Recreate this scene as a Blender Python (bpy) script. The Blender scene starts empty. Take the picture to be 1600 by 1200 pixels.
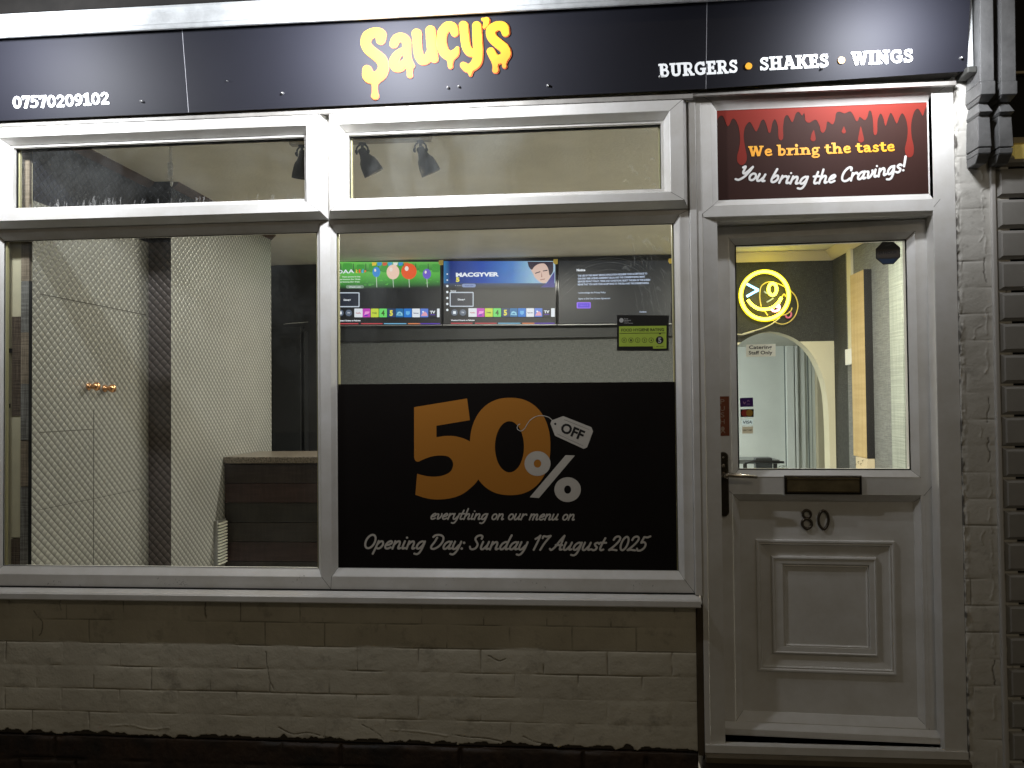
import bpy, bmesh, math, random
import numpy as np
from mathutils import Vector, Matrix
random.seed(7); rng = np.random.default_rng(7)
S = bpy.context.scene
COL = S.collection
R = math.radians
ZC = 1.60                       # camera height above the pavement
# ---------------------------------------------------------------- camera
FPX = 1200.0
_y, _p, _r = R(4.73344911), R(1.20632986), R(-0.5641771)
_f = Vector((-math.sin(_y)*math.cos(_p), math.cos(_y)*math.cos(_p), math.sin(_p)))
_a = Vector((math.cos(_y), math.sin(_y), 0)); _b = _a.cross(_f)
CR = math.cos(_r)*_a + math.sin(_r)*_b
CU = -math.sin(_r)*_a + math.cos(_r)*_b
CF = _f
CAM = Vector((0, -3.0, ZC))
cam = bpy.data.cameras.new('camera'); camo = bpy.data.objects.new('camera', cam); COL.objects.link(camo)
camo.matrix_world = Matrix(((CR.x, CU.x, -CF.x, CAM.x), (CR.y, CU.y, -CF.y, CAM.y), (CR.z, CU.z, -CF.z, CAM.z), (0, 0, 0, 1)))
cam.sensor_width = 36; cam.lens = 36*FPX/1600; cam.clip_end = 200; cam.clip_start = 0.05
S.camera = camo
# ---------------------------------------------------------------- world, exposure
W = bpy.data.worlds.new('World'); S.world = W; W.use_nodes = True
_bg = W.node_tree.nodes['Background']
_bg.inputs[0].default_value = (1.0, 0.88, 0.64, 1); _bg.inputs[1].default_value = 0.054
S.view_settings.view_transform = 'Standard'; S.view_settings.look = 'None'
S.view_settings.exposure = 0; S.view_settings.gamma = 1
S.render.engine = 'CYCLES'
S.cycles.max_bounces = 8; S.cycles.transparent_max_bounces = 12
# ---------------------------------------------------------------- lamps: outdoor and kitchen ones inferred, shop fill lights added
def area(name, loc, aim, sx, sy, watts, col, spread=180):
    l = bpy.data.lights.new(name, 'AREA'); l.shape = 'RECTANGLE'; l.size = sx; l.size_y = sy
    l.energy = watts; l.color = col; l.spread = R(spread)
    o = bpy.data.objects.new(name, l); COL.objects.link(o); o.location = loc
    o.rotation_euler = (Vector(aim)-Vector(loc)).to_track_quat('-Z', 'Y').to_euler()
    return o
def point(name, loc, watts, col, rad=0.1):
    l = bpy.data.lights.new(name, 'POINT'); l.energy = watts; l.color = col; l.shadow_soft_size = rad
    o = bpy.data.objects.new(name, l); COL.objects.link(o); o.location = loc
    return o
FLOODS = [(-2.15, 17.5, .02, 180, -.61, ZC+1.345), (-0.72, 29.0, .02, 180, -.61, ZC+1.345), (1.15, 8.0, .12, 140, -.46, ZC+1.35)]
for fx, fw, dz, sp, FLOOD_Y, FLOOD_Z in FLOODS:
    area('flood_light', (fx, FLOOD_Y+.03, FLOOD_Z-0.012), (fx, FLOOD_Y+.53, FLOOD_Z-dz), 0.16, 0.06, fw, (0.93, 0.955, 1.0), sp)
point('street_light', (2.2, -7.5, 5.6), 92, (1.0, 0.83, 0.60), 0.12)
area('shop_fill_light', (-0.5, 2.0, ZC+1.17), (-0.5, 2.0, 0), 1.5, 0.06, 72, (1.0, 0.96, 0.86))  # added room light at ceiling level, out of sight behind the transom
area('shop_fill_light', (1.45, 1.6, ZC+1.17), (1.45, 1.7, 0), 0.6, 0.06, 62, (1.0, 0.96, 0.82))  # second added light, brightens the arch wall and right wall
area('kitchen_light', (0.75, 4.9, ZC+.57), (1.5, 5.2, 0.8), 0.5, 0.8, 60, (0.97, 1.0, 0.95))

# ---------------------------------------------------------------- helpers
def ray(px, py):
    d = CF + CR*((px-800)/FPX) - CU*((py-600)/FPX)
    return d/d.y
def U(px, py, Y):               # the point of the plane y=Y seen at that place of the photograph
    return CAM + ray(px, py)*(Y+3)
def rpx(x0, x1, y0, y1, Y):
    return (U(x0, (y0+y1)/2, Y).x, U(x1, (y0+y1)/2, Y).x, U((x0+x1)/2, y1, Y).z-ZC, U((x0+x1)/2, y0, Y).z-ZC)
def onplane(px, py, p0, n):
    d = ray(px, py); return CAM + d*((p0-CAM).dot(n)/d.dot(n))
class Plane:
    def __init__(s, p0, n): s.p0 = Vector(p0); s.n = Vector(n).normalized()   # n towards the viewer
    def at(s, px, py, off=0.0):
        return onplane(px, py, s.p0 + s.n*off, s.n)
def YP(Y): return Plane((0, Y, 0), (0, -1, 0))
def XP(X, side=1): return Plane((X, 0, 0), (side, 0, 0))
def lin(c):
    return tuple((v/255/12.92 if v/255 <= 0.04045 else ((v/255+0.055)/1.055)**2.4) for v in c)
MATS = {}
def nt(name):
    m = bpy.data.materials.new(name); m.use_nodes = True
    b = m.node_tree.nodes['Principled BSDF']; return m, m.node_tree, b
def mat(name, col, rough=0.5, metal=0.0, noise=0.0, nscale=8.0, col2=None, bump=0.0, bscale=60.0, emit=None, estr=0.0, spec=None, coat=0.0):
    if name in MATS: return MATS[name]
    m, t, b = nt(name); N = t.nodes; L = t.links
    b.inputs['Base Color'].default_value = (*col, 1); b.inputs['Roughness'].default_value = rough
    b.inputs['Metallic'].default_value = metal
    if spec is not None: b.inputs['Specular IOR Level'].default_value = spec
    if coat: b.inputs['Coat Weight'].default_value = coat; b.inputs['Coat Roughness'].default_value = 0.15
    tc = N.new('ShaderNodeTexCoord')
    if noise > 0:
        n = N.new('ShaderNodeTexNoise'); n.inputs['Scale'].default_value = nscale; n.inputs['Detail'].default_value = 6
        n.inputs['Roughness'].default_value = 0.65
        L.new(tc.outputs['Object'], n.inputs['Vector'])
        cr = N.new('ShaderNodeValToRGB'); cr.color_ramp.elements[0].position = 0.35; cr.color_ramp.elements[1].position = 0.7
        c2 = col2 if col2 else tuple(c*(1-noise) for c in col)
        cr.color_ramp.elements[0].color = (*c2, 1); cr.color_ramp.elements[1].color = (*col, 1)
        L.new(n.outputs['Fac'], cr.inputs['Fac']); L.new(cr.outputs['Color'], b.inputs['Base Color'])
    if bump > 0:
        n2 = N.new('ShaderNodeTexNoise'); n2.inputs['Scale'].default_value = bscale; n2.inputs['Detail'].default_value = 5
        L.new(tc.outputs['Object'], n2.inputs['Vector'])
        bp = N.new('ShaderNodeBump'); bp.inputs['Strength'].default_value = bump; bp.inputs['Distance'].default_value = 0.01
        L.new(n2.outputs['Fac'], bp.inputs['Height']); L.new(bp.outputs['Normal'], b.inputs['Normal'])
    if emit:
        b.inputs['Emission Color'].default_value = (*emit, 1); b.inputs['Emission Strength'].default_value = estr
    MATS[name] = m; return m
def link(name, me, mats, parent=None):
    o = bpy.data.objects.new(name, me); COL.objects.link(o)
    for m in (mats if isinstance(mats, (list, tuple)) else [mats]): me.materials.append(m)
    if parent is not None:
        o.parent = parent; o.matrix_parent_inverse = Matrix.Translation(-parent.location)
    return o
def thing(name, label, cat, loc=(0, 0, 0), group=None, kind=None):
    o = bpy.data.objects.new(name, None); COL.objects.link(o); o.location = loc; o.empty_display_size = 0.1
    return tag(o, label, cat, group, kind)
def tag(o, label, cat=None, group=None, kind=None):
    o['label'] = label
    if cat: o['category'] = cat
    if group: o['group'] = group
    if kind: o['kind'] = kind
    return o
class MB:
    def __init__(s): s.v = []; s.f = []; s.m = []; s.sm = []
    def add(s, vs, fs, mi=0, smooth=False):
        k = len(s.v); s.v += [tuple(v) for v in vs]
        for f in fs: s.f.append(tuple(i+k for i in f)); s.m.append(mi); s.sm.append(smooth)
    def quad(s, a, b, c, d, mi=0): s.add([a, b, c, d], [(0, 1, 2, 3)], mi)
    def box(s, x0, x1, y0, y1, z0, z1, mi=0, ch=0.0):       # z relative to the camera height
        z0 += ZC; z1 += ZC
        if ch <= 0:
            s.add([(x0, y0, z0), (x1, y0, z0), (x1, y1, z0), (x0, y1, z0), (x0, y0, z1), (x1, y0, z1), (x1, y1, z1), (x0, y1, z1)],
                  [(0, 3, 2, 1), (4, 5, 6, 7), (0, 1, 5, 4), (1, 2, 6, 5), (2, 3, 7, 6), (3, 0, 4, 7)], mi)
        else:
            bm = bmesh.new(); bmesh.ops.create_cube(bm, size=1)
            for v in bm.verts: v.co = ((x0+x1)/2+v.co.x*(x1-x0), (y0+y1)/2+v.co.y*(y1-y0), (z0+z1)/2+v.co.z*(z1-z0))
            bmesh.ops.bevel(bm, geom=bm.edges[:], offset=ch, segments=2, affect='EDGES', profile=0.5)
            s.frombm(bm, mi)
    def frombm(s, bm, mi=0, smooth=False):
        bm.verts.ensure_lookup_table(); bm.verts.index_update()
        s.add([v.co[:] for v in bm.verts], [[v.index for v in f.verts] for f in bm.faces], mi, smooth); bm.free()
    def tube(s, pts, r, n=10, mi=0, caps=True, closed=False):
        pts = [Vector(p) for p in pts]; rs = r if isinstance(r, (list, tuple)) else [r]*len(pts)
        k = len(pts); rings = []; up = None
        for i, p in enumerate(pts):
            a = pts[(i-1) % k] if (closed or i > 0) else p; b = pts[(i+1) % k] if (closed or i < k-1) else p
            t = (b-a).normalized()
            if up is None: up = t.orthogonal().normalized()
            up = (up - t*up.dot(t)).normalized(); w = t.cross(up)
            rings.append([p+(up*math.cos(2*math.pi*j/n)+w*math.sin(2*math.pi*j/n))*rs[i] for j in range(n)])
        vs = [v for q in rings for v in q]; fs = []
        for i in range(k if closed else k-1):
            i2 = (i+1) % k
            for j in range(n): fs.append((i*n+j, i*n+(j+1) % n, i2*n+(j+1) % n, i2*n+j))
        if caps and not closed: fs.append(tuple(range(n-1, -1, -1))); fs.append(tuple((k-1)*n+j for j in range(n)))
        s.add(vs, fs, mi, True)
    def lathe(s, p, axis, prof, n=24, mi=0):                # prof: list of (distance along axis, radius)
        p = Vector(p); ax = Vector(axis).normalized(); a = ax.orthogonal().normalized(); b = ax.cross(a)
        vs = []; fs = []
        for (h, r) in prof:
            for j in range(n):
                t = 2*math.pi*j/n; vs.append(p+ax*h+(a*math.cos(t)+b*math.sin(t))*max(r, 1e-5))
        for i in range(len(prof)-1):
            for j in range(n): fs.append((i*n+j, i*n+(j+1) % n, (i+1)*n+(j+1) % n, (i+1)*n+j))
        s.add(vs, fs, mi, True)
    def rings(s, steps, mi=0, joint=None, cap=False, jw=0.0008):          # steps: list of ((x0,x1,z0,z1), y): mitred frame profile
        for (r0, y0), (r1, y1) in zip(steps, steps[1:]):
            c0 = [(r0[0], y0, r0[2]+ZC), (r0[1], y0, r0[2]+ZC), (r0[1], y0, r0[3]+ZC), (r0[0], y0, r0[3]+ZC)]
            c1 = [(r1[0], y1, r1[2]+ZC), (r1[1], y1, r1[2]+ZC), (r1[1], y1, r1[3]+ZC), (r1[0], y1, r1[3]+ZC)]
            for i in range(4):
                j = (i+1) % 4; s.quad(c0[i], c0[j], c1[j], c1[i], mi)
            if joint is not None:
                for i in range(4):
                    a = Vector(c0[i]); b = Vector(c1[i]); d = b-a
                    w = Vector((-d.z, 0, d.x))
                    if w.length < 1e-6: continue
                    w = w.normalized()*jw; o = Vector((0, -0.0004, 0))
                    s.quad(a-w+o, a+w+o, b+w+o, b-w+o, joint)
        if cap:
            r, y = steps[-1]; s.quad((r[0], y, r[2]+ZC), (r[1], y, r[2]+ZC), (r[1], y, r[3]+ZC), (r[0], y, r[3]+ZC), mi)
    def build(s, name, mats, parent=None, auto=True):
        me = bpy.data.meshes.new(name); me.from_pydata(s.v, [], s.f)
        if not isinstance(mats, (list, tuple)): mats = [mats]
        me.polygons.foreach_set('material_index', s.m); me.polygons.foreach_set('use_smooth', s.sm)
        me.update()
        bm = bmesh.new(); bm.from_mesh(me); bmesh.ops.recalc_face_normals(bm, faces=bm.faces[:]) if auto else None
        bm.to_mesh(me); bm.free()
        return link(name, me, mats, parent)
def inset(r, d):
    if not isinstance(d, (list, tuple)): d = (d, d, d, d)
    return (r[0]+d[0], r[1]-d[1], r[2]+d[2], r[3]-d[3])
def catmull(pts, n=8, closed=False):
    P = [np.array(p, float) for p in pts]; k = len(P); out = []
    if k < 3 and not closed: return [tuple(p) for p in P]
    rngi = range(k) if closed else range(k-1)
    for i in rngi:
        p0 = P[(i-1) % k] if (closed or i > 0) else 2*P[0]-P[1]
        p1 = P[i]; p2 = P[(i+1) % k]
        p3 = P[(i+2) % k] if (closed or i < k-2) else 2*P[-1]-P[-2]
        for j in range(n):
            t = j/n
            out.append(tuple(0.5*((2*p1)+(-p0+p2)*t+(2*p0-5*p1+4*p2-p3)*t*t+(-p0+3*p1-3*p2+p3)*t**3)))
    if not closed: out.append(tuple(P[-1]))
    return out
# ---- lettering and flat artwork: shapes united in a distance field, contoured, laid on their real plane
def field(prims, cell):
    bb = []
    for p in prims:
        if p[0] == 'c': bb += [(p[1][0]-p[2], p[1][1]-p[2]), (p[1][0]+p[2], p[1][1]+p[2]), (p[3][0]-p[4], p[3][1]-p[4]), (p[3][0]+p[4], p[3][1]+p[4])]
        elif p[0] == 'p': bb += list(p[1])
    bb = np.array(bb); m = cell*3
    x0, y0 = bb.min(0)-m; x1, y1 = bb.max(0)+m
    nx = int((x1-x0)/cell)+2; ny = int((y1-y0)/cell)+2
    F = np.full((ny, nx), 1e3)
    def win(a, b, c, d):
        i0 = max(0, int((a-x0)/cell)-3); i1 = min(nx, int((b-x0)/cell)+5); j0 = max(0, int((c-y0)/cell)-3); j1 = min(ny, int((d-y0)/cell)+5)
        X, Y = np.meshgrid(x0+np.arange(i0, i1)*cell, y0+np.arange(j0, j1)*cell); return i0, i1, j0, j1, X, Y
    def poly(P, X, Y):
        P = np.array(P, float); D = np.full(X.shape, 1e6); ins = np.zeros(X.shape, bool)
        for a, b in zip(P, np.roll(P, -1, 0)):
            e = b-a; w0 = X-a[0]; w1 = Y-a[1]; L2 = e @ e
            if L2 < 1e-12: continue
            t = np.clip((w0*e[0]+w1*e[1])/L2, 0, 1); D = np.minimum(D, (w0-e[0]*t)**2+(w1-e[1]*t)**2)
            c = ((a[1] <= Y) & (b[1] > Y)) | ((b[1] <= Y) & (a[1] > Y))
            with np.errstate(divide='ignore', invalid='ignore'):
                xx = a[0]+(Y-a[1])/(b[1]-a[1] if b[1] != a[1] else 1e-9)*e[0]
            ins ^= c & (X < xx)
        D = np.sqrt(D); return np.where(ins, -D, D)
    for p in prims:
        if p[0] == 'c':
            _, a, ra, b, rb = p[:5]
            i0, i1, j0, j1, X, Y = win(min(a[0]-ra, b[0]-rb), max(a[0]+ra, b[0]+rb), min(a[1]-ra, b[1]-rb), max(a[1]+ra, b[1]+rb))
            ex, ey = b[0]-a[0], b[1]-a[1]; L2 = ex*ex+ey*ey
            t = np.clip(((X-a[0])*ex+(Y-a[1])*ey)/L2, 0, 1) if L2 > 1e-9 else np.zeros_like(X)
            D = np.hypot(X-a[0]-ex*t, Y-a[1]-ey*t)-(ra+(rb-ra)*t)
        else:
            A = np.array(p[1]); i0, i1, j0, j1, X, Y = win(A[:, 0].min(), A[:, 0].max(), A[:, 1].min(), A[:, 1].max())
            D = poly(p[1], X, Y)
        F[j0:j1, i0:i1] = np.minimum(F[j0:j1, i0:i1], D)
    return F, x0, y0, nx, ny
def contour(prims, cell, subtract=(), grow=0.0):
    """marching squares: vertices (px,py) and polygons of the inside"""
    F, x0, y0, nx, ny = field(prims, cell)
    if subtract:
        sub = np.full(F.shape, 1e3); X, Y = np.meshgrid(x0+np.arange(nx)*cell, y0+np.arange(ny)*cell)
        for p in subtract:
            if p[0] == 'e': D = (np.hypot((X-p[1])/p[3], (Y-p[2])/p[4])-1)*min(p[3], p[4])
            elif p[0] == 'b': D = np.maximum(np.abs(X-(p[1]+p[3])/2)-(p[3]-p[1])/2, np.abs(Y-(p[2]+p[4])/2)-(p[4]-p[2])/2)
            sub = np.minimum(sub, D)
        F = np.maximum(F, -sub)
    F = F-grow; F = np.where(np.abs(F) < 1e-7, 1e-7, F)
    V = []; idx = {}; polys = []
    ins = F < 0
    cnt = ins[:-1, :-1].astype(int)+ins[1:, :-1]+ins[:-1, 1:]+ins[1:, 1:]
    def gv(i, j):
        k = (i, j)
        if k not in idx: idx[k] = len(V); V.append((x0+i*cell, y0+j*cell))
        return idx[k]
    def ev(a, b):
        k = (a, b) if a < b else (b, a)
        if k not in idx:
            fa = F[k[0][1], k[0][0]]; fb = F[k[1][1], k[1][0]]; t = fa/(fa-fb)
            idx[k] = len(V); V.append((x0+(k[0][0]+(k[1][0]-k[0][0])*t)*cell, y0+(k[0][1]+(k[1][1]-k[0][1])*t)*cell))
        return idx[k]
    js, is_ = np.nonzero(cnt > 0)
    for j, i in zip(js.tolist(), is_.tolist()):
        c = [(i, j), (i+1, j), (i+1, j+1), (i, j+1)]
        s = [bool(ins[q[1], q[0]]) for q in c]
        if all(s): polys.append([gv(*q) for q in c]); continue
        if s == [True, False, True, False] or s == [False, True, False, True]:
            for k in range(4):
                if s[k]: polys.append([gv(*c[k]), ev(c[k], c[(k+1) % 4]), ev(c[k-1], c[k])])
            continue
        P = []
        for k in range(4):
            if s[k]: P.append(gv(*c[k]))
            if s[k] != s[(k+1) % 4]: P.append(ev(c[k], c[(k+1) % 4]))
        if len(P) >= 3: polys.append(P)
    return V, polys
def relief(mb, plane, prims, cell=0.7, off=0.0005, thick=0.0, mi=0, subtract=(), grow=0.0, shift=(0, 0)):
    V, P = contour(prims, cell, subtract, grow)
    if not P: return
    front = [plane.at(x+shift[0], y+shift[1], off+thick) for x, y in V]
    fs = [tuple(p) for p in P]
    if thick > 0:
        n = len(V); cnt = {}
        for p in P:
            for a, b in zip(p, p[1:]+p[:1]):
                cnt[(a, b)] = cnt.get((a, b), 0)+1
        back = [v - plane.n*thick for v in front]
        side = [(b, a, a+n, b+n) for (a, b) in cnt if (b, a) not in cnt]
        mb.add(front+back, fs+side, mi)
    else: mb.add(front, fs, mi)
def chain(pts, smooth=6, closed=False):
    P = catmull(pts, smooth, closed)
    if closed: P = P+[P[0]]
    return [('c', a[:2], a[2], b[:2], b[2]) for a, b in zip(P, P[1:])]
def ellipse(cx, cy, rx, ry, n=48, e=2.0):
    o = []
    for k in range(n):
        t = 2*math.pi*k/n; c, s = math.cos(t), math.sin(t)
        o.append((cx+rx*math.copysign(abs(c)**(2/e), c), cy+ry*math.copysign(abs(s)**(2/e), s)))
    return o
# glyphs: S smooth stroke, L straight stroke with square ends, B box, D dot, E ring   (cap height 1, y up)
def _B(*a): return ('B',)+a
SLAB = {
'0': (.68, [('E', .34, .5, .225, .40, .22)]),
'1': (.60, [_B(.2, 0, .43, 1), _B(.03, 0, .6, .17), ('L', (.06, .74), (.3, .93), .17)]),
'2': (.65, [('S', .2, (.13, .74), (.2, .87), (.34, .9), (.5, .8), (.5, .62), (.34, .38), (.15, .16)), _B(.05, 0, .62, .19)]),
'5': (.63, [_B(.1, .82, .57, 1), _B(.1, .5, .27, 1), ('S', .2, (.16, .55), (.32, .61), (.48, .52), (.52, .34), (.42, .15), (.24, .1), (.09, .14))]),
'7': (.61, [_B(.04, .81, .6, 1), _B(.04, .68, .17, 1), ('L', (.5, .9), (.25, 0), .22)]),
'9': (.65, [('E', .32, .66, .19, .24, .2), ('S', .2, (.52, .66), (.5, .4), (.38, .17), (.15, .11))]),
'B': (.78, [_B(.1, 0, .32, 1), _B(0, 0, .4, .15), _B(0, .85, .4, 1), ('S', .17, (.36, .915), (.5, .9), (.58, .74), (.5, .57), (.34, .54)), ('S', .18, (.34, .53), (.54, .5), (.64, .3), (.54, .1), (.36, .09))]),
'U': (.90, [_B(.11, .32, .33, 1), _B(.56, .32, .77, 1), ('S', .21, (.22, .36), (.26, .17), (.445, .105), (.62, .17), (.665, .36)), _B(0, .86, .43, 1), _B(.47, .86, .88, 1)]),
'R': (.84, [_B(.1, 0, .32, 1), _B(0, 0, .42, .15), _B(0, .85, .4, 1), ('S', .18, (.36, .91), (.54, .89), (.62, .7), (.54, .51), (.36, .48)), ('L', (.42, .5), (.67, .05), .2), _B(.54, 0, .84, .15)]),
'G': (.86, [('S', .21, (.66, .78), (.5, .89), (.3, .86), (.15, .7), (.12, .5), (.16, .28), (.32, .12), (.5, .1), (.66, .16)), _B(.55, .1, .76, .5), _B(.42, .38, .82, .52), _B(.6, .66, .73, .98)]),
'E': (.72, [_B(.1, 0, .32, 1), _B(0, 0, .66, .16), _B(0, .84, .64, 1), _B(.2, .43, .52, .57), _B(.52, 0, .66, .3), _B(.5, .7, .64, 1), _B(.42, .36, .54, .64)]),
'S': (.68, [('S', .19, (.54, .76), (.44, .88), (.28, .89), (.16, .77), (.2, .61), (.42, .48), (.54, .34), (.48, .15), (.3, .1), (.13, .2)), _B(.47, .66, .6, .97), _B(.05, .03, .18, .32)]),
'H': (.93, [_B(.12, 0, .33, 1), _B(.58, 0, .79, 1), _B(.3, .43, .6, .58), _B(0, 0, .44, .15), _B(0, .86, .44, 1), _B(.48, 0, .91, .15), _B(.48, .86, .91, 1)]),
'A': (.88, [('L', (.14, .03), (.4, .98), .17), ('L', (.45, .98), (.72, .03), .22), _B(.24, .25, .62, .39), _B(-.02, 0, .31, .15), _B(.52, 0, .88, .15), _B(.22, .86, .5, 1)]),
'K': (.86, [_B(.1, 0, .32, 1), _B(0, 0, .42, .15), _B(0, .86, .42, 1), ('L', (.34, .42), (.66, .95), .18), ('L', (.42, .58), (.7, .05), .21), _B(.52, .86, .83, 1), _B(.54, 0, .87, .15)]),
'W': (1.1, [('L', (.14, .97), (.32, .02), .2), ('L', (.33, .02), (.53, .95), .14), ('L', (.52, .95), (.72, .02), .2), ('L', (.74, .02), (.96, .97), .15), _B(0, .86, .35, 1), _B(.4, .86, .62, 1), _B(.78, .86, 1.1, 1)]),
'I': (.44, [_B(.1, 0, .32, 1), _B(0, 0, .42, .15), _B(0, .86, .42, 1)]),
'N': (.98, [_B(.12, 0, .3, 1), _B(.66, 0, .84, 1), ('L', (.18, .98), (.78, .02), .22), _B(0, .86, .36, 1), _B(0, 0, .44, .15), _B(.54, .86, .98, 1)]),
'e': (.62, [('S', .16, (.16, .37), (.4, .37), (.5, .42), (.46, .58), (.33, .63), (.17, .54), (.12, .35), (.2, .13), (.36, .08), (.53, .15))]),
'b': (.68, [_B(.1, 0, .3, 1.05), _B(0, .92, .3, 1.05), ('S', .18, (.24, .56), (.38, .61), (.54, .5), (.55, .26), (.42, .09), (.22, .1))]),
'r': (.54, [_B(.12, 0, .32, .7), _B(0, .57, .3, .7), _B(0, 0, .44, .13), ('S', .19, (.28, .46), (.38, .58), (.48, .59))]),
'i': (.42, [_B(.1, 0, .3, .7), _B(0, .57, .3, .7), _B(0, 0, .4, .13), ('D', .2, .92, .125)]),
'n': (.80, [_B(.12, 0, .32, .7), _B(0, .57, .3, .7), _B(0, 0, .4, .13), ('S', .19, (.28, .5), (.42, .61), (.56, .56), (.61, .4)), _B(.51, 0, .71, .42), _B(.45, 0, .79, .13)]),
'g': (.66, [('E', .3, .42, .17, .2, .16), _B(.4, .57, .64, .7), ('S', .13, (.18, .22), (.14, .1), (.3, .03), (.5, 0), (.56, -.13), (.44, -.25), (.22, -.26), (.09, -.17), (.16, -.04), (.28, .0))]),
't': (.50, [_B(.12, .2, .32, .9), _B(0, .57, .48, .7), ('S', .18, (.22, .25), (.26, .12), (.36, .08), (.47, .11))]),
'h': (.80, [_B(.12, 0, .32, 1.05), _B(0, .92, .3, 1.05), _B(0, 0, .4, .13), ('S', .19, (.28, .5), (.42, .61), (.56, .56), (.61, .4)), _B(.51, 0, .71, .42), _B(.45, 0, .79, .13)]),
'a': (.66, [('S', .17, (.12, .55), (.28, .63), (.44, .57), (.47, .36)), _B(.385, .05, .555, .42), ('S', .16, (.46, .38), (.24, .36), (.14, .21), (.25, .08), (.44, .16)), _B(.45, 0, .66, .13)]),
's': (.54, [('S', .16, (.43, .55), (.3, .62), (.17, .56), (.18, .42), (.36, .32), (.44, .2), (.34, .08), (.2, .08), (.1, .15))]),
' ': (.30, []), '.': (.4, [('D', .2, .45, .11)]),
}
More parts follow.
